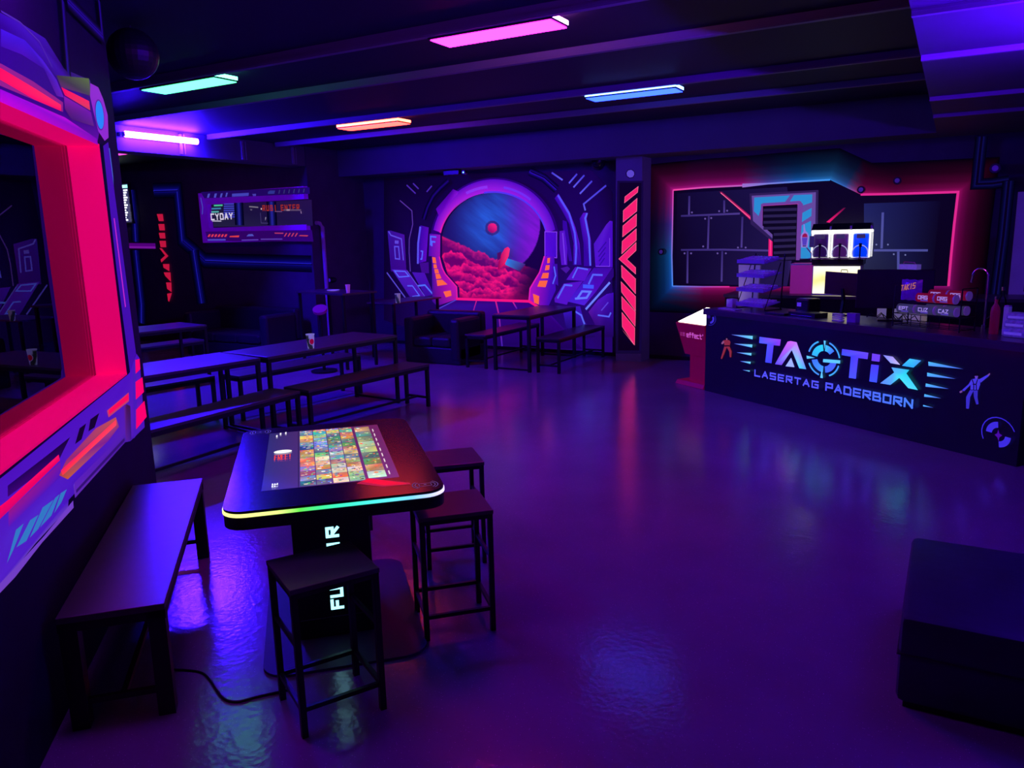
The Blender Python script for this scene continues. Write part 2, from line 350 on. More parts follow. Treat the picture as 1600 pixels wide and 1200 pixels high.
A_.poly([(-40, 771), (0, 740), (193, 586), (196.5, 582), (207, 553), (212, 560), (220, 668), (197, 690), (182, 693), (98, 782), (97, 795), (45, 850), (0, 905), (-40, 945)],
        [(75, 15, 180)]*6+[(70, 20, 180), (60, 20, 160), (85, 30, 170), (70, 20, 180), (95, 50, 190), (100, 60, 190), (95, 45, 200), (80, 30, 190)])
A_.poly(z3((0, 800), (265, 600), (400, 495), (335, 625), (0, 870)), [(30, 0, 90), (20, 0, 60), (15, 0, 40), (40, 0, 90), (60, 0, 110)])
A_.poly(z3((-160, 1010), (0, 890), (325, 605), (333, 640), (0, 960), (-160, 1110)), [(255, 0, 90), (255, 0, 90), (255, 20, 95), (235, 0, 90), (240, 0, 80), (200, 0, 110)])
A_.poly(z3((0, 960), (333, 650), (340, 740), (0, 1060)), [(150, 20, 130), (120, 20, 150), (70, 20, 180), (90, 20, 180)])
A_.poly(z3((325, 735), (370, 640), (560, 440), (690, 370), (710, 430), (640, 520), (380, 760)), [(180, 60, 60), (150, 40, 110), (170, 60, 110), (190, 80, 70), (140, 50, 110), (120, 30, 140), (190, 90, 40)])
A_.poly(z3((333, 705), (690, 385), (692, 420), (345, 735)), [(255, 20, 90), (255, 60, 80), (255, 70, 90), (255, 60, 60)])
A_.poly(z3((630, 330), (770, 215), (772, 270), (640, 372)), (190, 60, 100)); A_.poly(z3((640, 325), (768, 222), (770, 258), (642, 355)), (255, 10, 85))
for q in (((420, 540), (450, 440), (492, 410), (462, 510)), ((505, 460), (518, 385), (575, 345), (545, 435))): A_.poly(z3(*q), (14, 0, 40))
A_.poly(z3((735, 300), (752, 290), (775, 300), (782, 515), (745, 520)), [(95, 30, 150), (70, 20, 60), (60, 20, 60), (60, 20, 140), (90, 30, 150)])
A_.poly([(198, 574), (201, 560), (205, 560), (204, 680), (199, 686)], (70, 25, 175))
for q in (((806, 12), (834, 5), (838, 70), (808, 98)), ((806, 150), (850, 120), (860, 212), (808, 260)), ((808, 325), (862, 268), (876, 368), (808, 446))): A_.poly(z3(*q), (255, 0, 105))
for q in (((-40, 1290), (20, 1080), (70, 1040), (0, 1210)), ((20, 1190), (110, 1020), (165, 985), (85, 1150)), ((105, 1130), (190, 940), (262, 890), (160, 1075)), ((170, 1065), (270, 880), (300, 855), (245, 990)), ((262, 975), (305, 850), (345, 825), (310, 905))): A_.poly(z3(*q), (50, 120, 190))
A_.poly([(-40, 930), (0, 890), (48, 840), (96, 784), (97, 795), (45, 850), (0, 905), (-40, 945)], (112, 62, 190))
A_.poly(z3((385, 800), (395, 780), (725, 470), (735, 520), (395, 880)), [(100, 60, 180), (90, 30, 180), (80, 30, 170), (70, 25, 150), (95, 40, 170)])
A_.poly(z3((400, 830), (720, 500), (722, 520), (402, 850)), (50, 15, 110))
hull = A_.make('wall_painting', M['fluor']); tag(hull, 'fluorescent purple and pink spaceship hull painted on the wall round the left window', 'mural')

# ------------------------------------------------------------------ mural on the back wall
def zm(*p): return [(560+x/4, 220+y/4) for x, y in p]
def zr(*p): return [(820+x/5, 260+y/5) for x, y in p]
def zl(*p): return [(560+x/7.5, 260+y/7.5) for x, y in p]
MU = thing('mural', 'large fluorescent spaceship bridge mural with a round porthole on the back wall', 'mural', (-7.2, YB-.002, 0))
def inmu(o): o.parent = MU; o.matrix_parent_inverse = Matrix.Translation(-Vector(MU.location)); return o
PL = ((0, YB, 0), (0, -1, 0))
a = Art(*PL)
# dim hull ground
a.poly([(600, 279), (720, 272), (720, 540), (600, 500)], [(6, 0, 24), (12, 0, 44), (34, 6, 100), (12, 0, 40)]); a.poly([(720, 272), (925, 266), (957, 300), (957, 560), (880, 556), (720, 540)], [(12, 0, 44), (22, 0, 70), (14, 0, 46), (38, 5, 110), (50, 8, 130), (34, 6, 100)])
a.poly(zm((640, 985), (1085, 1000), (1160, 1040), (1400, 1300), (560, 1300), (380, 1230), (500, 1050)), [(50, 0, 120), (55, 0, 125), (60, 5, 140), (30, 0, 90), (40, 5, 110), (30, 5, 95), (48, 15, 140)])
for q, w_ in ((((742, 990), (725, 1045), (690, 1190), (660, 1290)), .02), (((858, 995), (880, 1090), (900, 1290)), .03), (((965, 1003), (992, 1050)), .025)): a.line(zm(*q), w_, (215, 30, 130), col2=(60, 30, 170))
a.line(zm((500, 1050), (630, 985)), .02, (80, 60, 200)); 
# right-hand consoles
PU = (84, 18, 190); PD = (52, 5, 150); BL = (88, 100, 240)
for arc_, c in (([(40, 40), (150, 90), (250, 180)], (45, 15, 170)),): a.glow(zr(*arc_), .07, c); a.line(zr(*[(x+6, y-2) for x, y in arc_]), .02, (8, 0, 30))
a.poly(zr((235, 250), (265, 212), (350, 350), (400, 480), (430, 600), (445, 770), (380, 770), (385, 600), (350, 450), (290, 340)), [PD, PU, PU, PU, PU, PD, PD, PU, PD, PD]); a.line(zr((262, 225), (350, 370), (393, 520), (405, 640), (398, 765)), .035, (85, 80, 240))
a.poly(zr((430, 410), (460, 362), (496, 362), (487, 410), (520, 580), (525, 780), (465, 780), (462, 600)), [PD, PU, PU, PU, PU, PD, PD, PD]); a.line(zr((490, 366), (475, 405), (505, 560), (515, 775)), .03, BL)
a.poly(zr((300, 420), (330, 430), (352, 580), (375, 740), (350, 740), (300, 480)), PD)
a.poly(zr((275, 505), (315, 500), (335, 640), (335, 770), (290, 770), (275, 640)), PU); a.line(zr((300, 520), (310, 640), (320, 765)), .02, (120, 60, 220))
a.poly(zr((543, 605), (640, 455), (668, 425), (690, 428), (690, 787), (556, 785)), [(75, 20, 185), (85, 25, 190), (90, 25, 195), (70, 10, 180), (70, 10, 190), (80, 15, 195)])
for k in range(4): a.line(zr((578+k*3, 670+k*35), (640-k*4, 590+k*42)), .02, (50, 8, 150))
a.line(zr((560, 780), (668, 780), (668, 560)), .012, (120, 60, 220))
a.poly(zr((340, 1055), (545, 792), (690, 790), (560, 980), (470, 1085)), [(70, 25, 200), (60, 10, 160), (62, 8, 160), (80, 10, 180), (80, 30, 210)])
a.poly(zr((470, 1085), (560, 980), (690, 790), (700, 800), (700, 860), (480, 1125)), (42, 5, 115))
a.poly(zr((238, 1030), (310, 915), (460, 895), (345, 1055), (335, 1080), (240, 1060)), PU); a.poly(zr((330, 885), (400, 785), (527, 797), (470, 895)), PU); a.poly(zr((285, 795), (340, 780), (362, 800), (330, 835)), (70, 20, 150))
a.line(zr((262, 1030), (318, 925), (378, 930)), .03, BL); a.line(zr((380, 872), (420, 790), (500, 805)), .025, BL)
a.line(zr((505, 920), (540, 845), (615, 848)), .03, BL); a.line(zr((462, 935), (545, 940)), .06, (70, 85, 250)); a.line(zr((418, 1030), (455, 975), (520, 978), (490, 1025), (400, 1032)), .035, (100, 120, 255))
a.line(zr((484, 1115), (672, 905)), .035, (110, 130, 250))
a.poly(zr((505, 1135), (580, 1040), (650, 995), (700, 985), (700, 1330), (600, 1330), (540, 1200)), [(85, 20, 150), (80, 20, 180), (75, 20, 190), (60, 10, 170), (30, 5, 90), (35, 5, 90), (60, 10, 130)]); a.line(zr((578, 1160), (665, 1172), (680, 1140)), .025, BL); a.line(zr((605, 1125), (660, 1060)), .02, (90, 60, 210))
a.poly(zr((300, 1095), (440, 1090), (470, 1200), (560, 1330), (430, 1340), (330, 1250)), [(60, 20, 190), (60, 20, 180), (50, 20, 160), (30, 5, 90), (30, 5, 90), (35, 10, 120)]); a.line(zr((400, 1130), (450, 1160), (475, 1230)), .03, BL)
for q in (((220, 50), (305, 108)), ((418, 60), (355, 133)), ((475, 70), (390, 165)), ((535, 115), (440, 215)), ((645, 150), (470, 295), (483, 345))): a.line(zr(*q), .028, (70, 60, 205), col2=(95, 90, 225))
# left-hand consoles
a.poly(zl((362, 755), (400, 752), (560, 800), (582, 1230), (402, 1230)), [(50, 20, 150), (55, 15, 140), (70, 15, 150), (60, 8, 130), (50, 5, 120)]); a.line(zl((375, 760), (400, 805), (525, 850), (548, 1100)), .025, (95, 75, 210))
a.line(zl((445, 938), (492, 940), (505, 1085), (455, 1080)), .025, (90, 75, 215), closed=True); a.line(zl((448, 885), (492, 888)), .06, (95, 70, 200))
a.poly(zl((748, 690), (845, 715), (815, 1110), (715, 1135)), [PD, (85, 10, 170), (95, 10, 180), PD]); a.line(zl((748, 705), (722, 900), (718, 1140)), .04, (90, 80, 220)); a.line(zl((752, 990), (775, 995), (765, 1085), (748, 1085)), .025, BL)
a.poly(zl((740, 1130), (845, 1120), (850, 1250), (765, 1250)), (62, 10, 130))
a.line(zl((510, 400), (650, 520), (660, 680), (620, 850), (618, 1000), (632, 1230)), .02, (85, 50, 150))
for q in (((590, 220), (695, 320)), ((665, 200), (730, 265)), ((885, 230), (825, 300))): a.line(zl(*q), .025, (72, 40, 160))
a.glow(zl((1080, 170), (980, 260), (900, 350), (835, 480), (790, 620)), .05, (30, 5, 110))
a.poly(zm((222, 802), (318, 806), (432, 970), (338, 978)), [(75, 30, 180), (80, 20, 170), (75, 15, 160), (60, 15, 150)]); a.line(zm((240, 812), (305, 815), (330, 845), (268, 850)), .022, BL, closed=True); a.line(zm((320, 905), (352, 905), (395, 965), (350, 972)), .022, BL)
a.poly(zm((350, 820), (428, 824), (486, 962), (432, 970)), [(70, 20, 170), (75, 15, 165), (60, 10, 150), (55, 10, 140)]); a.line(zm((385, 905), (430, 900), (478, 955)), .03, (80, 110, 235)); a.line(zm((320, 812), (428, 968)), .018, (90, 70, 200))
a.line(zm((193, 822), (308, 978)), .025, (85, 70, 195))
a.poly(zm((100, 985), (225, 985), (225, 1010), (100, 1010)), (18, 0, 50))
# ring
def ell(cx, cy, rx, ry, a0, a1, n=40): return [(cx+rx*math.cos(math.radians(a0+(a1-a0)*i/n)), cy-ry*math.sin(math.radians(a0+(a1-a0)*i/n))) for i in range(n+1)]
a.poly(zm(*(ell(866, 640, 402, 408, 172, 8) + list(reversed(ell(858, 640, 333, 316, 170, 10))))), (40, 0, 105))
inn = ell(858, 640, 333, 316, 168, 12); out_ = ell(864, 640, 388, 398, 168, 12); n_ = len(inn)
ws = [a.P(*q) for q in zm(*inn)]+[a.P(*q) for q in zm(*out_)]
cl = [lin((190-60*i/n_, 30, 200+20*i/n_)) for i in range(n_)]+[lin((95-20*i/n_, 10, 180)) for i in range(n_)]
a._add(ws, cl, [(i, i+1, n_+i+1, n_+i) for i in range(n_-1)])
a.line(zm(*ell(858, 642, 338, 321, 100, 15)), .03, (85, 50, 225)); a.line(zm(*ell(858, 642, 338, 321, 168, 120)), .03, (235, 30, 150), col2=(150, 40, 190))
a.line(zm(*ell(860, 640, 362, 352, 118, 96)), .05, (140, 50, 220)); a.line(zm(*ell(860, 640, 360, 352, 80, 50)), .04, (115, 45, 225))
a.poly(zl((940, 500), (1140, 268), (1210, 300), (1190, 330), (1100, 420), (975, 580)), [(80, 5, 160), (70, 0, 140), (110, 10, 190), (140, 20, 200), (120, 10, 190), (110, 5, 180)])
# side boxes and lower bodies
a.poly(zl((865, 788), (992, 800), (988, 1055), (855, 1050)), [(80, 10, 170), (150, 20, 180), (150, 20, 170), (70, 10, 160)]); a.line(zl((880, 925), (880, 820), (945, 828)), .03, BL); a.line(zl((893, 935), (893, 880), (935, 885)), .03, BL)
a.poly(zr((176, 510), (268, 512), (268, 712), (176, 706)), [(85, 10, 200), (75, 10, 190), (65, 8, 190), (90, 8, 210)]); a.line(zr((176, 510), (268, 512), (268, 712), (176, 706)), .015, (130, 60, 225), closed=True)
for q in ((186, 520), (258, 520), (258, 700), (186, 697)): a.poly(zr(*[(q[0]+3*math.cos(t_), q[1]+3*math.sin(t_)) for t_ in (0, 1.57, 3.14, 4.71)]), (30, 0, 90))
a.poly(zm((478, 722), (525, 722), (560, 830), (632, 910), (636, 986), (510, 1030), (480, 1000)), [(80, 15, 160), (150, 20, 170), (170, 10, 160), (200, 20, 160), (180, 20, 160), (60, 10, 150), (50, 10, 130)])
a.line(zm((525, 722), (540, 790), (562, 832), (632, 910), (636, 985)), .025, (230, 30, 150))
a.poly(zm((1180, 720), (1240, 722), (1250, 930), (1200, 1040), (1085, 1000), (1090, 920), (1150, 820)), [(130, 10, 190), (70, 10, 180), (60, 10, 170), (70, 10, 170), (180, 20, 180), (170, 15, 180), (140, 10, 190)])
a.line(zm((1180, 720), (1150, 820), (1090, 920), (1083, 1000)), .025, (225, 30, 170)); a.line(zm((630, 985), (1083, 1000), (1140, 1035)), .045, (250, 20, 120))
a.poly(zr((240, 760), (275, 760), (282, 930), (240, 900)), (60, 12, 160)); a.line(zr((250, 780), (262, 850), (240, 915)), .025, BL)
OR = (255, 100, 62)
for q in (((482, 725), (502, 728), (508, 765), (486, 762)), ((490, 770), (508, 770), (513, 795), (492, 795)), ((495, 800), (518, 800), (525, 825), (500, 828)), ((502, 831), (528, 829), (540, 858), (508, 862)), ((510, 868), (545, 866), (578, 895), (515, 905)), ((552, 940), (598, 932), (603, 965), (568, 975))): a.poly(zm(*q), OR)
for q in (((200, 715), (220, 712), (218, 752), (198, 755)), ((188, 770), (218, 768), (214, 805), (180, 810)), ((165, 830), (212, 828), (206, 870), (150, 872)), ((140, 890), (203, 888), (186, 940), (122, 935)), ((88, 990), (137, 1010), (133, 1075), (98, 1060))): a.poly(zr(*q), OR)
inmu(a.make('bridge_consoles', M['fluor']))
# porthole picture, airbrushed on a fine grid
def hsh(i, j): 
    n = (i*374761393 + j*668265263) & 0xffffffff; n = ((n ^ (n >> 13))*1274126177) & 0xffffffff; return ((n ^ (n >> 16)) & 0xffff)/65535
def vn(x, y):
    i, j = math.floor(x), math.floor(y); u, v = x-i, y-j; u = u*u*(3-2*u); v = v*v*(3-2*v)
    return (hsh(i, j)*(1-u)+hsh(i+1, j)*u)*(1-v)+(hsh(i, j+1)*(1-u)+hsh(i+1, j+1)*u)*v
def fb(x, y, o=4): return sum(vn(x*2**k, y*2**k)*.5**k for k in range(o))/sum(.5**k for k in range(o))
def mixc(a_, b_, t_): t_ = max(0, min(1, t_)); return tuple(a_[i]+(b_[i]-a_[i])*t_ for i in range(3))
def sm(a_, b_, x): t_ = max(0, min(1, (x-a_)/(b_-a_))); return t_*t_*(3-2*t_)
def skycol(x, y):      # zm pixel coordinates
    st = fb((x*.8+y*.6)/150, (y*.8-x*.6)/22)
    d = math.hypot(x-860, y-520)
    c = mixc((28, 18, 95), (40, 95, 205), sm(330, 60, d)*(.55+.6*st)); c = mixc(c, (70, 20, 150), sm(820, 1100, x)*.6)
    R = math.hypot(x-760, (y-480)); 
    if x > 900 and math.hypot(x-800, y-520) < 335: c = mixc(c, (150, 20, 215), sm(880, 1130, x)*(.5+.5*st)*sm(300, 480, y+80))
    if math.hypot(x-800, y-520) > 338 and x > 900: c = (22, 0, 60)
    d2 = math.hypot(x-838, y-545)
    if d2 < 46: c = mixc(c, (60, 0, 60), .5)
    if d2 < 30: c = mixc((245, 30, 120), (120, 0, 90), sm(-22, 26, (838-x)*.3+(545-y)*-.4-4))
    # clouds
    for k, (y0, sl, hh) in enumerate(((640, .25, 60), (690, .32, 60), (735, .30, 60), (790, .26, 60), (845, .2, 60), (900, .12, 60), (950, .02, 50))):
        top = y0+(x-540)*sl+70*(fb(x/85+k*7, k*3.1, 3)-.5)*2*.6+34*(fb(x/20+k*3, y/30+k, 3)-.5)
        if k == 0 and x < 620: top = 595+(x-530)*.45
        if y > top:
            g = fb(x/38+k*5, y/30+k*9, 4); dd = (y-top)
            b1 = mixc((255, 22, 118), (105, 0, 95), dd/(hh*.8+8)+.5*(g-.5)+.75*(fb(x/17+k, y/13, 3)-.5)); b1 = mixc(b1, (190, 20, 170), sm(900, 1150, x)*.6); b1 = mixc(b1, (24, 0, 42), sm(960, 1120, x+(y-800)*.35)*.85)
            al = sm(0, 8, dd)*(1 if k else .8)
            c = mixc(c, b1, al)
    if y > 940: c = mixc(c, (130, 0, 80), sm(940, 990, y)*.5)
    return c
opening = ell(858, 640, 336, 319, 173, 7, 60)+[(1188, 720), (1150, 820), (1090, 920), (1084, 999), (634, 985), (632, 910), (560, 830), (525, 722)]
def inside(x, y, P_):
    c = False; j = len(P_)-1
    for i in range(len(P_)):
        if (P_[i][1] > y) != (P_[j][1] > y) and x < (P_[j][0]-P_[i][0])*(y-P_[i][1])/(P_[j][1]-P_[i][1])+P_[i][0]: c = not c
        j = i
    return c
sa = Art(*PL, base=.0012, step=0); st_ = 4.0; idx = {}; fs = []; vv = []; cc = []
nx, ny = int(680/st_), int(690/st_)
for j in range(ny):
    for i in range(nx):
        x, y = 516+i*st_, 318+j*st_
        if inside(x+st_/2, y+st_/2, opening) or inside(x+st_/2, y-3, opening):
            f = []
            for di, dj in ((0, 0), (1, 0), (1, 1), (0, 1)):
                k = (i+di, j+dj)
                if k not in idx:
                    X, Y = 516+k[0]*st_, 318+k[1]*st_; idx[k] = len(vv); vv.append(sa.P(*zm((X, Y))[0])); cc.append(lin(skycol(X, Y)))
                f.append(idx[k])
            fs.append(tuple(f))
sa._add(vv, cc, fs)
# the base of the consoles drawing lies above the picture, so lift the picture over the ground only
for i in range(len(sa.v)): sa.v[i] = (sa.v[i][0], sa.v[i][1]-.0030, sa.v[i][2])
inmu(sa.make('porthole_picture', M['fluor']))
sh = Art(*PL, base=.1, step=.0008)
sh.base = .058
sh.poly(zm((915, 728), (945, 735), (1055, 770), (1020, 815), (930, 775)), [(50, 130, 215), (45, 120, 210), (70, 30, 120), (60, 20, 100), (50, 130, 210)])
sh.poly(zm((945, 662), (957, 675), (950, 720), (925, 770), (892, 803), (882, 800), (885, 760), (905, 705), (925, 672)), [(240, 30, 110), (255, 50, 110), (255, 30, 100), (240, 20, 90), (180, 0, 80), (150, 0, 80), (150, 0, 90), (200, 10, 90), (230, 20, 100)])
sh.poly(zm((878, 702), (905, 690), (898, 735), (880, 750)), (80, 10, 90))
inmu(sh.make('painted_saucer_craft', M['fluor']))

# pilaster with the arrow of pink stripes
CX0, CX1, CY = -4.63, -4.205, 11.6
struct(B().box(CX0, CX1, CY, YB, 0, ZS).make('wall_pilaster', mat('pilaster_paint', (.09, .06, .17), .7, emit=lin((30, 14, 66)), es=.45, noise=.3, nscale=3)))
a = Art((0, CY, 0), (0, -1, 0))
def zb(*p): return [(940+x/4, 220+y/4) for x, y in p]
a.poly(zb((98, 250), (262, 250), (250, 1330), (88, 1330)), (17, 5, 52)); a.poly(zb((112, 262), (250, 262), (236, 1310), (104, 1310)), (9, 0, 26))
a.poly(zb(*[(180+30*math.cos(i*math.pi/4+.2), 206+30*math.sin(i*math.pi/4+.2)) for i in range(8)]), (16, 0, 50)); a.poly(zb(*[(181+25*math.cos(i*math.pi/4+.2), 206+25*math.sin(i*math.pi/4+.2)) for i in range(8)]), (92, 70, 190))
for q in (((144, 388), (147, 350), (230, 286), (226, 322)), ((136, 508), (137, 436), (223, 360), (221, 440)), ((133, 600), (135, 532), (220, 458), (219, 532)), ((128, 706), (131, 628), (219, 550), (219, 622)),
          ((110, 738), (218, 636), (218, 685), (160, 740), (215, 792), (215, 832)), ((127, 778), (215, 862), (215, 955), (129, 852)), ((125, 880), (215, 972), (215, 1062), (128, 945)), ((129, 972), (215, 1068), (213, 1158), (131, 1050)), ((131, 1072), (211, 1168), (210, 1275), (133, 1160)), ((132, 1178), (175, 1232), (206, 1272), (205, 1268)),):
    a.poly(zb(*q), (248, 30, 104))
    a.line(zb(*q), .006, (255, 120, 150), closed=True)
tag(a.make('pilaster_stripes', M['fluor']), 'pink slanted stripes forming an arrow painted on the narrow pilaster beside the mural', 'painting')

# bar wall painting
a = Art(*PL)
fr = [(1052, 297), (1100, 293), (1160, 290), (1200, 287), (1245, 284), (1297, 281), (1320, 292), (1345, 304), (1400, 303), (1497, 300), (1491, 350), (1486, 400), (1482, 447), (1300, 447), (1180, 448), (1140, 448), (1100, 448), (1051, 447), (1050, 400), (1051, 350)]
PK, CY_ = (205, 25, 150), (28, 118, 215)
fc = [PK, PK, (200, 20, 150), (90, 80, 190), CY_, (50, 140, 220), (60, 110, 200), (200, 20, 120), (150, 10, 90), (190, 20, 120), (170, 10, 120), (170, 10, 120), (150, 20, 120), (120, 0, 80), (160, 20, 110), (200, 20, 120), (190, 20, 130), (30, 100, 220), CY_, (90, 60, 190)]
a.glow(fr, .42, fc, closed=True, side=-1)
G1 = len(a.v)
a.poly(fr, [(9, 2, 30)]*len(fr))
a.poly([(1058, 302), (1230, 292), (1240, 390), (1230, 447), (1056, 443)], [(14, 6, 42), (26, 18, 66), (52, 34, 100), (34, 22, 74), (8, 2, 28)])
a.poly([(1350, 318), (1470, 314), (1455, 440), (1350, 440)], [(28, 32, 90), (10, 4, 34), (12, 8, 36), (34, 36, 66)])
a.line(fr[:3]+fr[2:6], .022, (250, 70, 160), col2=(60, 150, 230)); a.line(fr[7:13], .03, (225, 40, 140)); a.line([fr[17], fr[18], fr[19], fr[0]], .02, (60, 140, 235), col2=(220, 60, 160)); a.line([fr[17], fr[16], fr[15]], .02, (70, 120, 220), col2=(225, 40, 140))
LG = (74, 56, 130)
for q in (((497, 470), (865, 455)), ((497, 682), (760, 680), (1045, 686)), ((550, 345), (548, 462)), ((768, 372), (768, 450)), ((672, 470), (666, 675)), ((882, 475), (876, 668)), ((540, 690), (538, 890)), ((756, 690), (752, 880))): a.line(zb(*q), .028, (52, 38, 105), col2=LG)
for q in ((567, 448), (737, 440), (787, 437), (650, 487), (688, 483), (638, 660), (855, 667), (903, 667), (522, 703), (563, 703), (728, 703), (780, 703)): a.poly(zb(*[(q[0]+6*math.cos(t_*.785), q[1]+6*math.sin(t_*.785)) for t_ in range(8)]), (100, 80, 150))
a.poly(zb((738, 318), (755, 318), (1072, 588), (1070, 720), (1045, 720), (1048, 598)), [(90, 10, 60), (120, 10, 70), (235, 20, 110), (235, 20, 120), (225, 20, 120), (240, 30, 110)]); a.line(zb((748, 325), (1060, 592), (1057, 718)), .012, (255, 110, 150), col2=(255, 60, 130))
a.poly(zb((928, 330), (1358, 308), (1350, 730), (1215, 745), (935, 520)), (45, 28, 80)); a.poly(zb((942, 344), (1342, 322), (1335, 720), (1215, 740), (950, 500)), (100, 72, 150))
CN = (42, 138, 200)
a.poly(zb((958, 355), (1180, 342), (1150, 382), (1010, 390), (985, 470), (955, 440)), CN); a.poly(zb((1205, 340), (1320, 335), (1318, 385), (1258, 405), (1250, 378), (1180, 380)), CN); a.poly(zb((1250, 455), (1316, 420), (1314, 470), (1252, 510)), CN); a.poly(zb((1250, 530), (1312, 500), (1310, 735), (1248, 735)), CN)
a.poly(zb((1000, 395), (1240, 375), (1262, 395), (1240, 745), (1195, 745), (1075, 590), (998, 520)), (110, 62, 150)); a.line(zb((1012, 500), (1014, 408), (1232, 396)), .012, (190, 60, 160))
a.poly(zb((1012, 408), (1228, 396), (1218, 748), (1072, 748), (1072, 586), (1010, 530)), (8, 4, 24))
for k in range(9):
    y_ = 425+k*38; x0_ = 1016 if k < 4 else 1080
    a.poly(zb((x0_, y_), (1224-k, y_-6), (1223-k, y_+12), (x0_, y_+17)), (40, 30, 72))
a.poly(zb((1408, 508), (1428, 512), (1530, 418), (1515, 420)), [(230, 20, 110), (230, 20, 110), (90, 10, 60), (90, 10, 60)])
for q in (((1380, 332), (1378, 388)), ((1366, 391), (1450, 391)), ((1404, 393), (1404, 428))): a.line([q[0], q[1]], .03, (74, 76, 150))
for q in ((1370, 382), (1388, 382), (1397, 397), (1415, 398)): a.poly([(q[0]+1.4*math.cos(t_*.785), q[1]+1.4*math.sin(t_*.785)) for t_ in range(8)], (110, 115, 170))
# blue outlines at the far right
for q in (((1534, 214), (1531, 240), (1526, 288), (1550, 287), (1576, 283)), ((1576, 283), (1567, 370), (1555, 462))): a.glow(list(q), .07, (22, 22, 110)); a.line(list(q), .03, (5, 0, 24))
tag(a.make('bar_wall_painting', M['fluor']), 'airbrushed wall painting of dark hull panels edged in pink and cyan glow behind the bar', 'painting')
# right-hand purple frame on the back wall (second window, cut by the picture edge)
x0, x1 = onp(1583, 380, *PL).x, 2.6; zt, zb_ = onp(1593, 300, *PL).z, onp(1572, 467, *PL).z
wr = thing('window', 'purple framed dark window on the back wall at the far right edge', 'window', ((x0+x1)/2, YB-.01, zb_)); wr.name = 'window_2'; wr['kind'] = 'structure'
def rel(o, r): o.parent = r; o.matrix_parent_inverse = Matrix.Translation(-Vector(r.location)); return o
b = B().box(x0, x0+.16, YB-.05, YB, zb_, zt).box(x1-.16, x1, YB-.05, YB, zb_, zt).box(x0+.16, x1-.16, YB-.05, YB, zb_, zb_+.10).box(x0+.16, x1-.16, YB-.05, YB, zt-.1, zt)
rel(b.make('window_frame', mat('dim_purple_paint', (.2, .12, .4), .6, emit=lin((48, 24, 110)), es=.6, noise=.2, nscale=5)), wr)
rel(B().box(x0+.14, x1-.14, YB-.02, YB-.005, zb_+.08, zt-.08).make('pane', M['blackgloss']), wr)

# far-left wall: blue outlines, stripes, framed window with painted reflections, menu screen
PT = ((0, 10.5, 0), (0, -1, 0)); a = Art(*PT)
def zv(*p): return [(160+x/4, 200+y/4) for x, y in p]
for q in ([(240, 298), (277, 297), (280, 325), (285, 376), (303, 391), (320, 407), (380, 409.5), (440, 411), (487, 412.5)], [(303, 391), (309, 430), (316, 474)], [(206, 297), (211, 340), (213, 378)], [(213, 391), (217, 430), (222, 475), (222, 505)]): a.glow(q, .15, (12, 8, 120)); a.line(q, .018, (36, 36, 190)); a.line([(x+.9, y+.9) for x, y in q], .02, (5, 0, 40))
a.line([(203, 384), (244, 384.5)], .11, (80, 0, 120)); a.line([(203, 386), (244, 386.5)], .04, (115, 20, 150))
for q in (((345, 538), (382, 538), (388, 582), (358, 582)), ((355, 600), (392, 600), (396, 640), (362, 640)), ((358, 655), (396, 655), (400, 690), (366, 690)), ((362, 705), (402, 705), (405, 745), (370, 745)), ((362, 750), (378, 752), (418, 800), (375, 840), (370, 822), (398, 797)), ((385, 850), (425, 850), (425, 895), (388, 872)), ((390, 902), (432, 902), (436, 962), (400, 925)), ((405, 965), (438, 965), (440, 1025), (412, 1005)), ((412, 1035), (442, 1030), (425, 1085), (418, 1080))): a.poly(zv(*q), (190, 20, 62))
tag(a.make('far_wall_painting', M['fluor']), 'glowing blue outlines and red slanted stripes painted on the far left wall', 'painting')
DW = thing('framed_window', 'wide purple framed window on the far left wall, reflected lists and lettering painted on its pane', 'display', (-11.3, 10.48, 2.4))
P0, P1, P2, P3 = [onp(x, y, *PT) for x, y in ((316, 300.5), (486, 293), (490, 377), (324, 378))]
Q0, Q1, Q2, Q3 = [onp(x, y, *PT) for x, y in ((330, 319), (486.5, 311.5), (488, 352.5), (333, 354.5))]
X0, X1 = min(P0.x, P3.x), XB-.01; X0 = P0.x; ZT = (P0.z+P1.z)/2; ZB = (P2.z+P3.z)/2; QX0 = Q0.x; QZT = (Q0.z+Q1.z)/2; QZB = (Q2.z+Q3.z)/2
b = B().box(X0, QX0, 10.40, 10.5, ZB, ZT).box(QX0, X1, 10.40, 10.5, ZB, QZB).box(QX0, X1, 10.40, 10.5, QZT, ZT)
rel(b.make('frame', M['purpleframe']), DW)
a = Art((0, 10.40, 0), (0, -1, 0))
def zt_(*p): return [(300+x/8, 270+y/8) for x, y in p]
a.poly(zt_((110, 240), (1470, 180), (1475, 262), (155, 318)), (30, 5, 92)); a.poly(zt_((170, 735), (1500, 715), (1520, 860), (200, 850)), (46, 2, 96))
for q in ((190, 262, 38), (275, 260, 40), (352, 258, 36), (420, 250, 32)): a.poly(zt_((q[0], q[1]+50), (q[0]+12, q[1]), (q[0]+q[2], q[1]-2), (q[0]+q[2]-14, q[1]+50)), (75, 75, 190))
a.poly(zt_((505, 262), (715, 250), (712, 288), (505, 300)), (65, 65, 180)); a.poly(zt_((758, 265), (805, 262), (805, 290), (770, 290)), (70, 60, 170)); a.poly(zt_((955, 240), (980, 222), (1045, 222), (1035, 262), (955, 265)), (45, 50, 140))
for k in range(6): a.poly(zt_((1085+k*62, 262-k*3), (1095+k*62, 215-k*3), (1110+k*62, 213-k*3), (1100+k*62, 262-k*3)), (48, 45, 110))
for k in range(6): a.poly(zt_((205+k*42, 800), (222+k*42, 768), (246+k*42, 768), (228+k*42, 802)), (220, 55, 85))
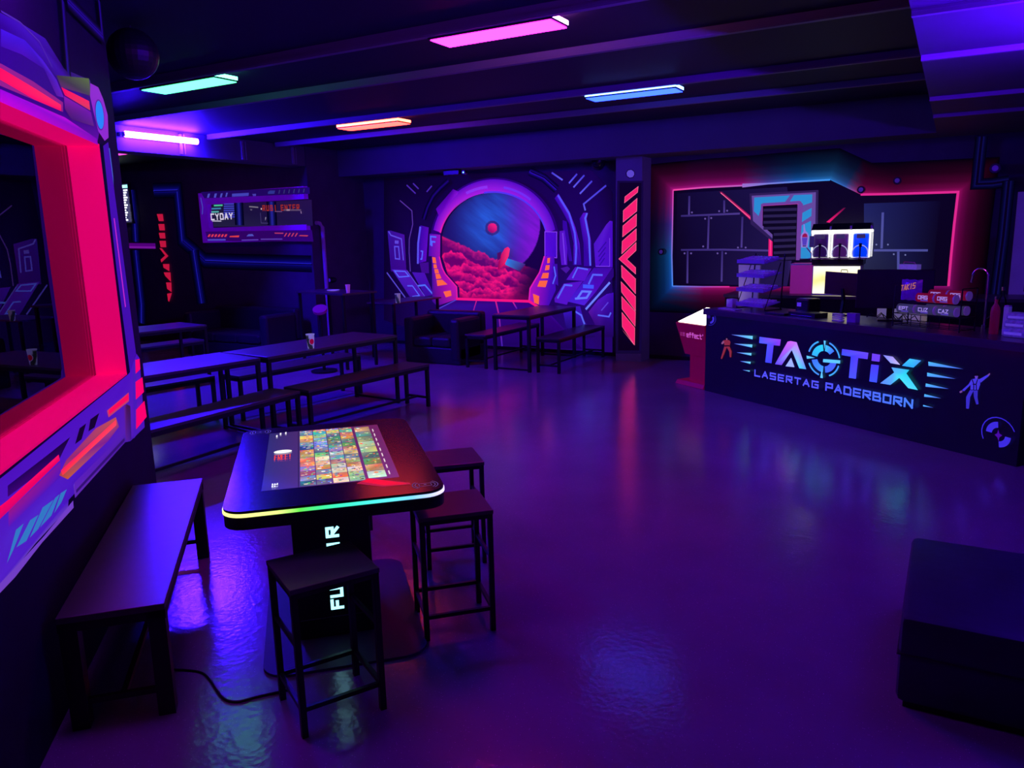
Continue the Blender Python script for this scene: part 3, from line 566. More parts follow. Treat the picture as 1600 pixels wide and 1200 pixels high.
a.poly(zt_((488, 790), (605, 782), (600, 806), (482, 804)), (220, 60, 70)); a.poly(zt_((695, 795), (720, 768), (770, 765), (790, 790)), (80, 80, 190)); a.poly(zt_((1045, 748), (1160, 750), (1155, 762), (1050, 760)), (190, 60, 100))
for k in range(4): a.poly(zt_((1165+k*45, 795), (1190+k*45, 752), (1208+k*45, 752), (1178+k*45, 798)), (190, 55, 85))
a.poly(zt_((1350, 790), (1370, 778), (1470, 780), (1462, 795)), (190, 60, 75)); a.line(zt_((215, 838), (440, 836)), .03, (75, 70, 190)); a.line(zt_((640, 842), (850, 836)), .02, (90, 60, 180)); a.line(zt_((880, 830), (1150, 828)), .02, (90, 60, 170)); a.line(zt_((130, 310), (155, 430), (150, 520)), .03, (70, 60, 180))
rel(a.make('frame_art', M['fluor']), DW)
a = Art((0, 10.42, 0), (0, -1, 0))  # window pane: reflections of the room painted on as glowing lists and letters
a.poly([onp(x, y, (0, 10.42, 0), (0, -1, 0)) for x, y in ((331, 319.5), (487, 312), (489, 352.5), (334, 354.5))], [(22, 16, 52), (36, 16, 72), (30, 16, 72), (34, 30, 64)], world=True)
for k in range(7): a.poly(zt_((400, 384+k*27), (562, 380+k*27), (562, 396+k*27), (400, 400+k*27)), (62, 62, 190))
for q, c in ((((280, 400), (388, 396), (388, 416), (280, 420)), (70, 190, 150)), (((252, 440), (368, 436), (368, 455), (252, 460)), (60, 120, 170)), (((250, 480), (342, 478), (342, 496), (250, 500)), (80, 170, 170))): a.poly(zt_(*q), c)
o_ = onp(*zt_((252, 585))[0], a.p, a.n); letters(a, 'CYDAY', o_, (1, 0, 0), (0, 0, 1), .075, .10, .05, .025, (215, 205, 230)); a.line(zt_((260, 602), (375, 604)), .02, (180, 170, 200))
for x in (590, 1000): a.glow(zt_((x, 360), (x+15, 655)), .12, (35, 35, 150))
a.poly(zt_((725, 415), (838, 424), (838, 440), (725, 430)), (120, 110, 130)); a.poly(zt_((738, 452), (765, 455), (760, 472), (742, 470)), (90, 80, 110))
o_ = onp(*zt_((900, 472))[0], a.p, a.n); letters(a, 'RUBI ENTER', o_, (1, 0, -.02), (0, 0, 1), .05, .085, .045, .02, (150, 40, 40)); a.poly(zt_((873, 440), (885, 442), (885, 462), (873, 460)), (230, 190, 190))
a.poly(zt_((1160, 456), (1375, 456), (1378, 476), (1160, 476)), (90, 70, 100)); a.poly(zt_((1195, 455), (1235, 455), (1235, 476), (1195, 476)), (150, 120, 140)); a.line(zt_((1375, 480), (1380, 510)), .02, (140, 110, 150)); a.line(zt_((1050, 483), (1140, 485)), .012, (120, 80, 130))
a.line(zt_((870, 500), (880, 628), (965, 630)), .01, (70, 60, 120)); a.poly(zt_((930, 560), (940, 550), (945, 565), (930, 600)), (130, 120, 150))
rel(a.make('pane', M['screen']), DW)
MS = thing('menu_screen', 'bright lit menu board with rows of white text beside the window wall', 'screen', (-15.05, 10.48, 2.5))
xs0, xs1 = onp(176, 318, *PT).x, onp(207.5, 318, *PT).x; zs0, zs1 = 2.47, 3.24
xs0 = max(xs0, -15.95)
rel(B().box(xs0, xs1+.02, 10.43, 10.49, zs0-.03, zs1+.03, bev=.005).make('casing', M['black']), MS)
a = Art((0, 10.43, 0), (0, -1, 0)); a.poly([Vector((x, 10.43, z)) for x, z in ((xs0+.02, zs0), (xs1, zs0), (xs1, zs1), (xs0+.02, zs1))], (30, 28, 60), world=True)
a.poly([Vector((x, 10.43, z)) for x, z in ((xs0+.03, zs1-.08), (xs1-.01, zs1-.08), (xs1-.01, zs1-.02), (xs0+.03, zs1-.02))], [(210, 240, 200), (120, 230, 200), (120, 230, 200), (220, 240, 150)], world=True)
for k in range(13):
    z_ = zs1-.14-k*.05
    for u0, u1 in ((.06, .32), (.36, .52), (.58, .73), (.78, .97)):
        w_ = xs1-xs0; a.poly([Vector((xs0+w_*uu, 10.43, zz)) for uu, zz in ((u0, z_), (u1-.04*(k % 3), z_), (u1-.04*(k % 3), z_+.03), (u0, z_+.03))], (235, 235, 255), world=True)
rel(a.make('screen', painted('menu_light', 2.5, .1, .3)), MS)
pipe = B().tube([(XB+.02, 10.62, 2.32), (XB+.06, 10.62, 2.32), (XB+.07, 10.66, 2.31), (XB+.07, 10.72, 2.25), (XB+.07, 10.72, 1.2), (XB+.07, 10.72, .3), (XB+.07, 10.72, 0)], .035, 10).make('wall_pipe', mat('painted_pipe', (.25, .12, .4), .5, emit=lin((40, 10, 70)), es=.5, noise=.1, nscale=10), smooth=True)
tag(pipe, 'bent purple pipe running down the wall beside the framed window', 'pipe')

# ------------------------------------------------------------------ ceiling lamps
def lamp(x, y, side, bottom, label, gain=1.0, ls=1.05, ws=.29, group='rectangular glowing ceiling lamps'):
    t_ = thing('ceiling_lamp', label, 'lamp', (x, y, ZC), 0, group)
    B().box(-ls/2+.06, ls/2-.06, -ws/2+.06, ws/2-.06, -.05, 0).make('mount', M['black'], t_)
    B().box(-ls/2, ls/2, -ws/2, ws/2, -.085, -.05, bev=.006).make('light_band', emitter('lamp_band_%s' % label.split()[0], side, gain), t_)
    B().box(-ls/2-.004, ls/2+.004, -ws/2-.004, ws/2+.004, -.098, -.085, bev=.003).make('rim', M['black'], t_)
    B().box(-ls/2+.012, ls/2-.012, -ws/2+.012, ws/2-.012, -.104, -.098).make('diffuser', emitter('lamp_diffuser_%s' % label.split()[0], bottom, gain), t_)
lamp(-3.10, 5.38, (22, 5, 18), (20, .18, 13), 'pink glowing ceiling lamp, largest and nearest of the five')
lamp(-6.55, 5.38, (.8, 9, 4), (.35, 5, 1.4), 'green glowing ceiling lamp above the far end of the left wall')
lamp(-3.21, 8.56, (1.2, 3, 14), (.11, .36, 11), 'blue glowing ceiling lamp in the row towards the bar')
lamp(-6.97, 8.68, (16, 1.4, .7), (13, .38, .28), 'orange glowing ceiling lamp between the green and the blue one')
lamp(-12.05, 8.55, (6, 1.0, 4), (3, .12, 1.8), 'magenta ceiling lamp partly hidden behind the left wall end')
lamp(-3.1, 2.2, (10, .4, 28), (8, .2, 26), 'violet ceiling lamp added unseen above and behind the viewer as fill light')  # added out of view to lift the violet ambience of the room
lamp(.2-1.9, -1.2, (12, .3, 28), (9, .15, 26), 'magenta ceiling lamp added unseen behind the viewer as fill light')  # second added fill lamp, also out of view
# violet tube on the beam
TB = thing('uv_tube', 'bright violet fluorescent tube fixed along the ceiling beam at left', 'lamp', (XB+.05, 7.6, 3.5))
B().cyl((.02, 0, 0), .042, 1.16, axis='Y', seg=20).make('tube', emitter('violet_tube', UV_TUBE), TB, smooth=True)
B().box(-.06, -.03, -.62, .62, -.03, .03, bev=.004).make('batten', M['white'], TB)
b = B()
for s_ in (-1, 1): b.box(-.05, .03, s_*.585-.01, s_*.585+.01, -.03, .03)
b.make('end_cap', M['white'], TB)
TB2 = thing('uv_tube', 'violet tube lamp under the lowered ceiling at right, outside the frame', 'lamp', (1.05, 5.0, 2.78))
B().cyl((0, 0, 0), .022, 1.2, axis='Y', seg=16).make('tube', emitter('violet_tube_soffit', UV_SOFFIT), TB2, smooth=True)
b = B().box(-.09, .09, -.66, .66, -.05, -.03, bev=.004).box(.05, .07, -.4, -.38, -.04, .37).box(.05, .07, .38, .4, -.04, .37); b.make('batten', M['white'], TB2)  # tray added below the unseen tube, keeps its light off the floor

# ------------------------------------------------------------------ tables, benches, stools
def bench_parts(name, L, Wd, H, label, cat, th=.026, leg=.038, low=.10, table=False):
    r = thing(name, label, cat)
    B().box(-L/2, L/2, -Wd/2, Wd/2, H-th, H, bev=.003).make('tabletop' if table else 'seat', M['board'], r)
    lx, ly = L/2-leg/2-.004, Wd/2-leg/2-.004
    B().box(-L/2+.004, L/2-.004, -Wd/2+.004, -Wd/2+.026, H-th-.04, H-th).box(-L/2+.004, L/2-.004, Wd/2-.026, Wd/2-.004, H-th-.04, H-th).box(-L/2+.004, -L/2+.026, -Wd/2, Wd/2, H-th-.04, H-th).box(L/2-.026, L/2-.004, -Wd/2, Wd/2, H-th-.04, H-th).make('frame', M['metal'], r)
    for sx in (-1, 1):
        for sy in (-1, 1): B().box(sx*lx-leg/2, sx*lx+leg/2, sy*ly-leg/2, sy*ly+leg/2, 0, H-th).make('leg', M['metal'], r)
        z_ = .02 if table else low
        B().box(sx*lx-.012, sx*lx+.012, -ly, ly, z_, z_+.026).make('crossbar', M['metal'], r)
    if not table: B().box(-lx, lx, -.012, .012, low, low+.024).make('stretcher', M['metal'], r)
    return r
tA = bench_parts('table', 1.93, .78, .855, 'long dark table nearer the round mural, paper cup on its top', 'table', table=True)
bA = bench_parts('bench', 1.84, .40, .525, 'x', 'bench')
def place(o, x, y, deg, label=None, first=False, group=None):
    c = o if first else copy_tree(o); c.location = (x, y, 0); c.rotation_euler = (0, 0, math.radians(deg))
    if label: c['label'] = label
    if group: c['group'] = group
    return c
GT, GB = 'long dark dining tables', 'dark benches along the dining tables'
place(tA, -6.40, 6.68, 84, first=True, group=GT)
place(tA, -6.70, 4.73, 80, 'long dark table under the violet tube, cut off by the window wall', group=GT)
place(tA, -9.95, 6.75, 80, 'dark table farthest left, behind the violet-lit table row', group=GT)
place(bA, -5.74, 6.69, 83.3, 'dark bench with a red sheen beside the paper cup table, in the aisle', first=True, group=GB)
place(bA, -5.90, 4.78, 91, 'dark bench in front of the violet table, beside the window wall end', group=GB)
place(bA, -7.08, 7.0, 82, 'bench behind the paper cup table, farther side', group=GB)
place(bA, -7.68, 5.12, 80, 'violet-lit bench behind the left half of the table row', group=GB)
place(bA, -10.55, 7.35, 80, 'bench on the far side of the farthest left table', group=GB)
nb = bench_parts('bench', 1.86, .42, .525, 'near bench standing against the window wall, its seat lit bright violet', 'bench', leg=.07, th=.03); place(nb, -3.665, 2.45, 135.9, first=True, group=GB)
ft = bench_parts('table', 1.56, .65, .855, 'small dark table in front of the mural console, between two benches', 'table', table=True, leg=.045); place(ft, -5.685, 10.86, 88.5, first=True, group=GT)
fb_ = bench_parts('bench', 1.72, .39, .525, 'dark bench at the mural table, on the side of the round porthole', 'bench'); place(fb_, -6.34, 10.98, 88.5, first=True, group=GB)
place(fb_, -5.12, 11.0, 90, 'dark bench at the mural table, on the side of the striped pilaster', group=GB)
def stool(label):
    H, w, d, l = .668, .385, .36, .026; r = thing('bar_stool', label, 'stool')
    B().box(-w/2, w/2, -d/2, d/2, H-.022, H, bev=.003).make('seat', M['board'], r)
    lx, ly = w/2-l/2-.004, d/2-l/2-.004
    b = B()
    for s_ in (-1, 1): b.box(-lx, lx, s_*ly-.011, s_*ly+.011, H-.045, H-.022).box(s_*lx-.011, s_*lx+.011, -ly, ly, H-.045, H-.022)
    b.make('frame', M['metal'], r)
    for sx in (-1, 1):
        for sy in (-1, 1): B().box(sx*lx-l/2, sx*lx+l/2, sy*ly-l/2, sy*ly+l/2, 0, H-.022).make('leg', M['metal'], r)
    for s_ in (-1, 1):
        B().box(-lx, lx, s_*ly-.009, s_*ly+.009, .115, .135).make('footrest', M['metal'], r)
        B().box(s_*lx-.009, s_*lx+.009, -ly, ly, .115, .135).make('footrest', M['metal'], r)
        B().box(s_*lx-.008, s_*lx+.008, -ly, ly, .40, .418).make('crossbar', M['metal'], r)
    return r
s1 = stool('black bar stool nearest the viewer, in front of the lit pedestal lettering'); s1.location = (-2.283, 2.326, 0); s1.rotation_euler = (0, 0, math.radians(61.3)); s1['group'] = 'black bar stools'
def st(x, y, deg, label):
    c = copy_tree(s1); c.location = (x, y, 0); c.rotation_euler = (0, 0, math.radians(deg)); c['label'] = label; return c
st(-2.215, 3.215, 45, 'black bar stool with purple-lit seat to the right of the gaming table')
st(-2.70, 3.93, 44, 'black bar stool farther back, behind the purple-lit stool')
c = st(-3.72, 4.05, 44, 'black bar stool half hidden behind the left side of the gaming table')

# ------------------------------------------------------------------ touch-screen gaming table
GR = math.radians(44.4)
GC = wl(4.13, .085, 0)
G = thing('gaming_table', 'touch-screen gaming table with rainbow light rim and a lit screen of game tiles', 'gaming table', tuple(GC), GR)
def rrect(w, d, r, n=8):
    P_ = []
    for cx_, cy_, a0 in ((w/2-r, d/2-r, 0), (-w/2+r, d/2-r, 90), (-w/2+r, -d/2+r, 180), (w/2-r, -d/2+r, 270)):
        P_ += [(cx_+r*math.cos(math.radians(a0+90*i/n)), cy_+r*math.sin(math.radians(a0+90*i/n))) for i in range(n+1)]
    return P_
TW, TL, TZ = .98, 1.52, .905
GTOP = B().prism(rrect(TW, TL, .10), TZ-.012, TZ).make('glass_top', M['blackgloss'], G)
o = B().prism(rrect(TW+.008, TL+.008, .104), TZ-.027, TZ-.012).make('light_rim', M['led'], G)
def rimc(co_):
    t_ = (co_.x+TW/2)/TW
    if co_.y > -TL/2+.2:
        return tuple(v*.06 for v in (1, 1, 1)) if co_.x < 0 else tuple(v*.1 for v in (.9, .7, 1))
    st_ = [(0, (.55, .5, .16)), (.22, (.45, .55, .14)), (.34, (.03, .35, .03)), (.5, (.02, .40, .24)), (.7, (.04, .42, .40)), (.85, (.10, .3, .55)), (1, (.45, .35, .6))]
    for (a_, ca), (b_, cb) in zip(st_, st_[1:]):
        if t_ <= b_: return mixc(ca, cb, (t_-a_)/(b_-a_))
    return st_[-1][1]
bm = bmesh.new(); bm.from_mesh(o.data)
for k in range(1, 12):
    bmesh.ops.bisect_plane(bm, geom=bm.verts[:]+bm.edges[:]+bm.faces[:], plane_co=(-TW/2+TW*k/12, 0, 0), plane_no=(1, 0, 0))
bmesh.ops.bisect_plane(bm, geom=bm.verts[:]+bm.edges[:]+bm.faces[:], plane_co=(0, -TL/2+.19, 0), plane_no=(0, 1, 0)); bmesh.ops.bisect_plane(bm, geom=bm.verts[:]+bm.edges[:]+bm.faces[:], plane_co=(0, -TL/2+.21, 0), plane_no=(0, 1, 0))
bm.to_mesh(o.data); bm.free(); paintverts(o, rimc)
b = B().prism(rrect(TW, TL, .10), TZ-.085, TZ-.030); b.prism(rrect(TW-.25, TL-.3, .08), TZ-.12, TZ-.085); b.make('casing', M['black'], G)
# pedestal and base plate (plate a little forward of the top)
B().prism([(x-.0, y+.02) for x, y in rrect(.80, 1.22, .12)], 0, .014).make('base_plate', mat('base_plate_coat', (.05, .035, .07), .55, noise=.15, nscale=20), G)
PX0, PX1, PY0, PY1 = -.225, .165, -.28, .30
PED = B().box(PX0, PX1, PY0, PY1, .014, TZ-.12, bev=.008).box(PX0-.02, PX1+.02, PY0-.02, PY1+.02, TZ-.16, TZ-.12).make('pedestal', M['black'], G)
B().box(PX0+.01, PX1-.01, PY0-.006, PY0, .122, .126).make('seam', M['chrome'], PED)
la = Art((0, PY0, 0), (0, -1, 0))
letters(la, 'FUNFAIR', (.0, PY0, .168), (0, 0, 1), (-1, 0, 0), .043, .052, .0225, .0155, (150, 235, 250))
la.make('lit_lettering', painted('lettering_light', 2.2, .1), PED)
# screen face: built in table coordinates, lying on the glass
sc = Art((0, 0, TZ), (0, 0, 1), base=.0006, step=.0002)
def Q(x0, x1, y0, y1, c): sc.poly([Vector(p) for p in ((x0, y0, TZ), (x1, y0, TZ), (x1, y1, TZ), (x0, y1, TZ))], c, world=True)
SX0, SX1, SY0, SY1 = -.335, .305, -.50, .62
rs = random.Random(5)
k0 = sc.k
Q(SX0, SX1, SY0, SY1, [(46, 42, 118), (105, 40, 105), (100, 30, 80), (42, 38, 100)])
Q(SX0+.165, SX0+.168, SY0, SY1, (20, 20, 50))
PAL = [(40, 190, 170), (250, 200, 90), (90, 190, 90), (240, 90, 60), (110, 110, 230), (250, 240, 220), (60, 130, 120), (190, 160, 90), (70, 110, 60), (180, 80, 60), (90, 90, 170), (200, 190, 170), (120, 60, 140), (230, 190, 80), (60, 140, 170), (170, 60, 90), (70, 90, 90), (150, 200, 120), (205, 120, 60), (40, 60, 120)]
def tile(x0, x1, y0, y1):
    base = rs.choice(PAL); kk = sc.k; Q(x0, x1, y0, y1, [mixc(base, rs.choice(PAL), .4) for _ in range(4)])
    for _ in range(9):
        u, v = rs.uniform(x0, x1-.012), rs.uniform(y0, y1-.012); w_, h_ = rs.uniform(.008, .03), rs.uniform(.005, .022); c_ = rs.choice(PAL+[(235, 230, 220), (25, 25, 40), (240, 220, 120), (230, 90, 60)])
        k2 = sc.k; pts = [(u+w_*.5+w_*.5*math.cos(q)*rs.uniform(.7, 1), v+h_*.5+h_*.5*math.sin(q)*rs.uniform(.7, 1)) for q in [i*math.pi/3 for i in range(6)]]
        sc.poly([Vector((min(x1, max(x0, p[0])), min(y1, max(y0, p[1])), TZ)) for p in pts], c_, world=True); sc.k = kk+2+_ % 3
    sc.k = kk
sc.k = 3
cw = .073
for ci in range(4):
    x = SX0+.175+ci*.077; y = SY0+.01
    while y < SY1-.04:
        h_ = .082; tile(x, x+cw, y, min(y+h_-.004, SY1-.01)); y += h_
y = SY0+.03
while y < SY1-.06: tile(SX0+.495, SX0+.583, y, min(SY1-.03, y+.112)); y += .118
sc.k = 10
for k in range(9): Q(SX0+.597, SX0+.603, SY0+.06+k*.11, SY0+.12+k*.11, (215, 190, 200))
for k, (xx, yy) in enumerate(((.06, 1.05), (.09, 1.06), (.04, 1.0))): Q(SX0+xx, SX0+xx+.008, SY0+yy, SY0+yy+.05, (230, 225, 235))
el = [Vector((SX0+.085+.048*math.cos(i*math.pi/10), SY0+.66+.035*math.sin(i*math.pi/10), TZ)) for i in range(20)]; sc.poly(el, (235, 235, 225), world=True)
letters(sc, 'FREE!', (SX0+.045, SY0+.50, TZ), (1, 0, 0), (0, 1, 0), .012, .095, .006, .005, (225, 60, 50)); letters(sc, 'FE', (SX0+.07, SY0+.03, TZ), (0, 1, 0), (-1, 0, 0), .022, .022, .01, .006, (225, 225, 235))
sc.make('screen', painted('touch_screen_light', 1.35, .03, .08), GTOP)
# printed corner marks on the glass
mk = Art((0, 0, TZ), (0, 0, 1), base=.0008, step=.0002)
for cx_, cy_ in ((TW/2-.085, -TL/2+.10), (-TW/2+.10, TL/2-.09)):
    for r_ in (.045, .058):
        for a0 in (-50, 130):
            pts = [Vector((cx_+r_*math.cos(math.radians(a0+100*i/8)), cy_+r_*math.sin(math.radians(a0+100*i/8)), TZ)) for i in range(9)]; n_ = 9; ot = [Vector((cx_+(r_+.004)*math.cos(math.radians(a0+100*i/8)), cy_+(r_+.004)*math.sin(math.radians(a0+100*i/8)), TZ)) for i in range(9)]
            mk._add(pts+ot, [lin((110, 105, 150))]*18, [(i, i+1, n_+i+1, n_+i) for i in range(8)])
    for dx, dy, sx, sy in ((-.03, -.02, .06, .003), (-.03, .017, .06, .003), (-.03, -.02, .003, .04), (.027, -.02, .003, .04), (-.006, -.004, .012, .008)): mk.poly([Vector((cx_+dx, cy_+dy, TZ)), Vector((cx_+dx+sx, cy_+dy, TZ)), Vector((cx_+dx+sx, cy_+dy+sy, TZ)), Vector((cx_+dx, cy_+dy+sy, TZ))], (110, 105, 150), world=True)
mk.make('corner_mark', painted('pale_print', .35, .8), GTOP)
fl = Vector(onz(575, 758, TZ)); 
cd = Art((0, 0, TZ), (0, 0, 1), base=.0012, step=.0005)
pp = [onz(x, y, TZ) for x, y in ((560, 756.5), (578, 748), (634, 757), (603, 760), (598, 761))]
cd.poly([onz(x, y, TZ) for x, y in ((557, 756), (574, 747.5), (640, 754.5), (642, 757), (598, 761))], (180, 30, 60), world=True); cd.poly([onz(x, y, TZ) for x, y in ((566, 753), (577, 748), (636, 756), (600, 758.5))], (255, 15, 50), world=True)
tag(cd.make('leaflet', painted('red_print', .8, .8, .3)), 'bright red leaflet lying on the front right edge of the gaming table', 'leaflet')
# power cable
cp_ = [onz(x, y, .006) for x, y in ((262, 1046), (290, 1047), (315, 1051), (328, 1062), (340, 1080), (352, 1093), (372, 1096), (400, 1089), (432, 1082), (452, 1078))]
P_ = []
for i in range(len(cp_)-1):
    p0, p1, p2, p3 = cp_[max(i-1, 0)], cp_[i], cp_[i+1], cp_[min(i+2, len(cp_)-1)]
    for k in range(6):
        t_ = k/6; P_.append(.5*((2*p1)+(p2-p0)*t_+(2*p0-5*p1+4*p2-p3)*t_*t_+(3*p1-p0-3*p2+p3)*t_**3))
P_.append(cp_[-1])
tag(B().tube([Vector((p.x, p.y, .006)) for p in P_], .006, 8).make('power_cable', M['black'], smooth=True), 'black power cable curving over the floor towards the near stool', 'cable')

# ------------------------------------------------------------------ cups and plate
def cup(loc, h, r0, r1, label, group, printed=True, col=(150, 140, 210), blob=True, rot=0):
    r = thing('paper_cup', label, 'cup', loc, rot, group)
    o = B().lathe([(r0, 0), (r1, h), (r1+.003, h), (r1+.003, h+.004), (r1-.003, h+.004), (r1-.004, h-.004), (r0-.003, .006), (0, .006)], 28).make('cup_body', painted('cup_print', .45, .8), r, smooth=True)
    def f(c_):
        if not blob: return lin(col)
        a_ = math.atan2(c_.y, c_.x); return lin(col) if (c_.z > h*.95 or math.sin(a_*2+c_.z*18) > -.1) else lin((40, 40, 60))
    bm = bmesh.new(); bm.from_mesh(o.data); bmesh.ops.subdivide_edges(bm, edges=[e for e in bm.edges if abs((e.verts[0].co-e.verts[1].co).z) > h*.5], cuts=8); bm.to_mesh(o.data); bm.free(); paintverts(o, f)
    if printed:
        v = []; f_ = []; n = 14; dirn = math.atan2(-loc[1], -loc[0])-rot+.35
        for kk, (s_, c_) in enumerate(((1.0, (160, 130, 200)), (.82, (170, 0, 60)))):
            d_ = Art((0, 0, 0), (0, 0, 1)); 
            pts = []
            for i in range(20):
                t_ = i*math.pi/10; aa = dirn+.75*s_*math.cos(t_); zz = h*.5+h*.24*s_*math.sin(t_); rr = r0+(r1-r0)*zz/h+.0015+.0006*kk; pts.append(Vector((rr*math.cos(aa), rr*math.sin(aa), zz)))
            zc = h*.5; ctr = [Vector(((r0+(r1-r0)*.5+.0017+.0006*kk)*math.cos(dirn), (r0+(r1-r0)*.5+.0017+.0006*kk)*math.sin(dirn), zc))]
            d_.step = 0; d_.base = 0; d_._add(pts+ctr, [lin(c_)]*21, [(i, (i+1) % 20, 20) for i in range(20)]); d_.make('printed_badge', painted('badge_print', .45, .8), r)
    return r
c1 = onz(486, 544, .855); cup((c1.x, c1.y, .855), .155, .034, .047, 'paper cup with a red oval badge standing on the long dark table', 'paper cups')
# ------------------------------------------------------------------ back-left corner furniture: high table, stool, sofa, small table
ht = thing('high_table', 'dark high table in the far corner with a plate and a pale cup on it', 'table', (-8.75, 9.68, 0), math.radians(-14))
B().box(-.68, .68, -.33, .33, 1.17, 1.20, bev=.004).make('tabletop', M['board'], ht)
for sx in (-1, 1):
    for sy in (-1, 1): B().box(sx*.62-.02, sx*.62+.02, sy*.28-.02, sy*.28+.02, 0, 1.17).make('leg', M['metal'], ht)
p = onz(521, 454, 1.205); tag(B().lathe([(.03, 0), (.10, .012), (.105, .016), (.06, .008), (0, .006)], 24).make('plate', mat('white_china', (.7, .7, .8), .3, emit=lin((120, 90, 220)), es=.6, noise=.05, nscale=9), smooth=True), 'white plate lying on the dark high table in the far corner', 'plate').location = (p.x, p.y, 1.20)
p = onz(544, 457, 1.205); cup((p.x, p.y, 1.20), .125, .025, .038, 'plain pale cup on the high table in the far corner', 'paper cups', printed=False, col=(150, 60, 190), blob=False)
rs_ = thing('round_stool', 'round stool with a tilted magenta-lit seat below the high table', 'stool', (-8.44, 8.97, 0))
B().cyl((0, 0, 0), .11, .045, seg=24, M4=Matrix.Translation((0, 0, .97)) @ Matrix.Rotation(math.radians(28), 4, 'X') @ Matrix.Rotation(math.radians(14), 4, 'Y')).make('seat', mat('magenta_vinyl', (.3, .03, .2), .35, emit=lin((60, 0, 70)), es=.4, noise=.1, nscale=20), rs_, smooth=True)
B().cyl((0, 0, .47), .025, .92, seg=12).make('post', M['metal'], rs_, smooth=True); B().cyl((0, 0, .015), .2, .03, seg=24).make('base', M['metal'], rs_, smooth=True)
def sofa(x0, x1, y0, y1, h, label, deg=0, arms=True, n=2):
    cx_, cy_ = (x0+x1)/2, (y0+y1)/2; r = thing('sofa', label, 'sofa', (cx_, cy_, 0), math.radians(deg)); w, d = x1-x0, y1-y0
    B().box(-w/2, w/2, -d/2+.02, d/2, 0, .28, bev=.03).make('base', M['leather'], r)
    iw = w-(.36 if arms else 0)
    for k in range(n): B().box(-iw/2+k*iw/n+.005, -iw/2+(k+1)*iw/n-.005, -d/2, d/2-.2, .28, .44, bev=.04).make('seat_cushion', M['leather'], r)
    B().box(-w/2, w/2, d/2-.2, d/2, .28, h, bev=.05).make('backrest', M['leather'], r)
    if arms:
        for s_ in (-1, 1): B().box(min(s_*w/2, s_*(w/2-.18)), max(s_*w/2, s_*(w/2-.18)), -d/2, d/2-.18, .05, h-.06, bev=.05).make('armrest', M['leather'], r)
    return r
p = onz(718, 573, 0)
sofa(p.x-1.12, p.x-.03, p.y+.06, p.y+.92, .80, 'dark leather armchair-like sofa left of the mural table, below the painted porthole')
sofa(-12.2, -10.1, 9.4, 10.3, .84, 'dark sofa under the framed window on the far left wall', n=3)
st3 = thing('side_table', 'small dark table behind the sofa carrying a patterned cup, left of the porthole', 'table', (-8.36, 11.02, 0), math.radians(87))
B().box(-.66, .66, -.30, .30, .93, .955, bev=.004).make('tabletop', M['board'], st3)
for sx in (-1, 1):
    for sy in (-1, 1): B().box(sx*.60-.02, sx*.60+.02, sy*.25-.02, sy*.25+.02, 0, .93).make('leg', M['metal'], st3)
p = onz(622, 473.5, .955); cup((p.x, p.y, .955), .155, .036, .048, 'patterned paper cup on the small table left of the porthole', 'paper cups', printed=False, col=(140, 120, 170))
# low ottoman in the right foreground
ot = thing('ottoman', 'low dark upholstered ottoman in the right foreground corner', 'ottoman', (.72, 3.92, 0))
b = B().box(-.80, .95, -.50, .50, .03, .425, bev=.03); b.make('cushion', mat('dark_navy_vinyl', (.022, .02, .06), .5, noise=.3, nscale=6, bump=.3), ot, smooth=True)
B().box(-.807, .957, -.507, .507, .255, .263, bev=.003).make('piping', M['leather'], ot)
B().box(-.77, .92, -.47, .47, 0, .03).make('plinth', M['black'], ot)

# ------------------------------------------------------------------ bar counter
KA = Vector((-2.675, 9.775, 0)); KB = Vector((.60, 7.60, 0)); KD = (KB-KA).normalized(); KN = Vector((KD.y, -KD.x, 0))   # KN faces the viewer
KANG = math.atan2(KD.y, KD.x); KL = (KB-KA).length; KH = 1.06
K = thing('bar_counter', 'long dark bar counter with the lit laser tag lettering on its front', 'counter', tuple(KA), KANG)
B().box(0, KL, 0, .03, 0, 1.02).make('front_panel', mat('counter_front', (.020, .018, .045), .35, spec=.5, noise=.2, nscale=5), K)
B().box(0, .03, .03, .70, 0, 1.02).make('side_panel', M['black'], K); B().box(KL-.03, KL, .03, .70, 0, 1.02).make('side_panel', M['black'], K)
B().box(-.02, KL+.02, -.035, .72, 1.02, KH, bev=.004).box(-.02, KL+.02, -.035, -.024, .985, 1.022).make('worktop', mat('counter_worktop', (.07, .06, .10), .3, noise=.2, nscale=9), K)
B().box(.05, KL-.05, .40, .68, .45, .48).make('inner_shelf', M['board'], K)
B().box(0, KL, .035, .06, 0, .08).make('plinth', M['black'], K)
# coloured LED chips under the worktop edge
o = B().box(.06, KL-.06, -.018, -.006, 1.006, 1.0185).make('light_strip', painted('counter_led', 9, .1), K)
bm = bmesh.new(); bm.from_mesh(o.data)
for k in range(1, 40): bmesh.ops.bisect_plane(bm, geom=bm.verts[:]+bm.edges[:]+bm.faces[:], plane_co=(KL*k/40, 0, 0), plane_no=(1, 0, 0))
bm.to_mesh(o.data); bm.free()
def ledc(co_):
    t_ = co_.x/KL; st_ = [(0, (.01, .01, .1)), (.10, (.0, .12, .10)), (.17, (.01, .16, .16)), (.26, (.10, .0, .5)), (.36, (.0, .22, .35)), (.44, (.02, .05, .9)), (.5, (.05, .02, .8)), (.56, (.1, 0, .25)), (.66, (.04, .01, .12)), (.74, (0, .16, .18)), (.8, (.0, .08, .7)), (.88, (.12, 0, .3)), (.94, (.5, 0, .25)), (1, (.8, 0, .03))]
    for (a_, ca), (b_, cb) in zip(st_, st_[1:]):
        if t_ <= b_: return mixc(ca, cb, (t_-a_)/(b_-a_))
    return st_[-1][1]
paintverts(o, ledc)
PK_ = (tuple(KA), tuple(KN))
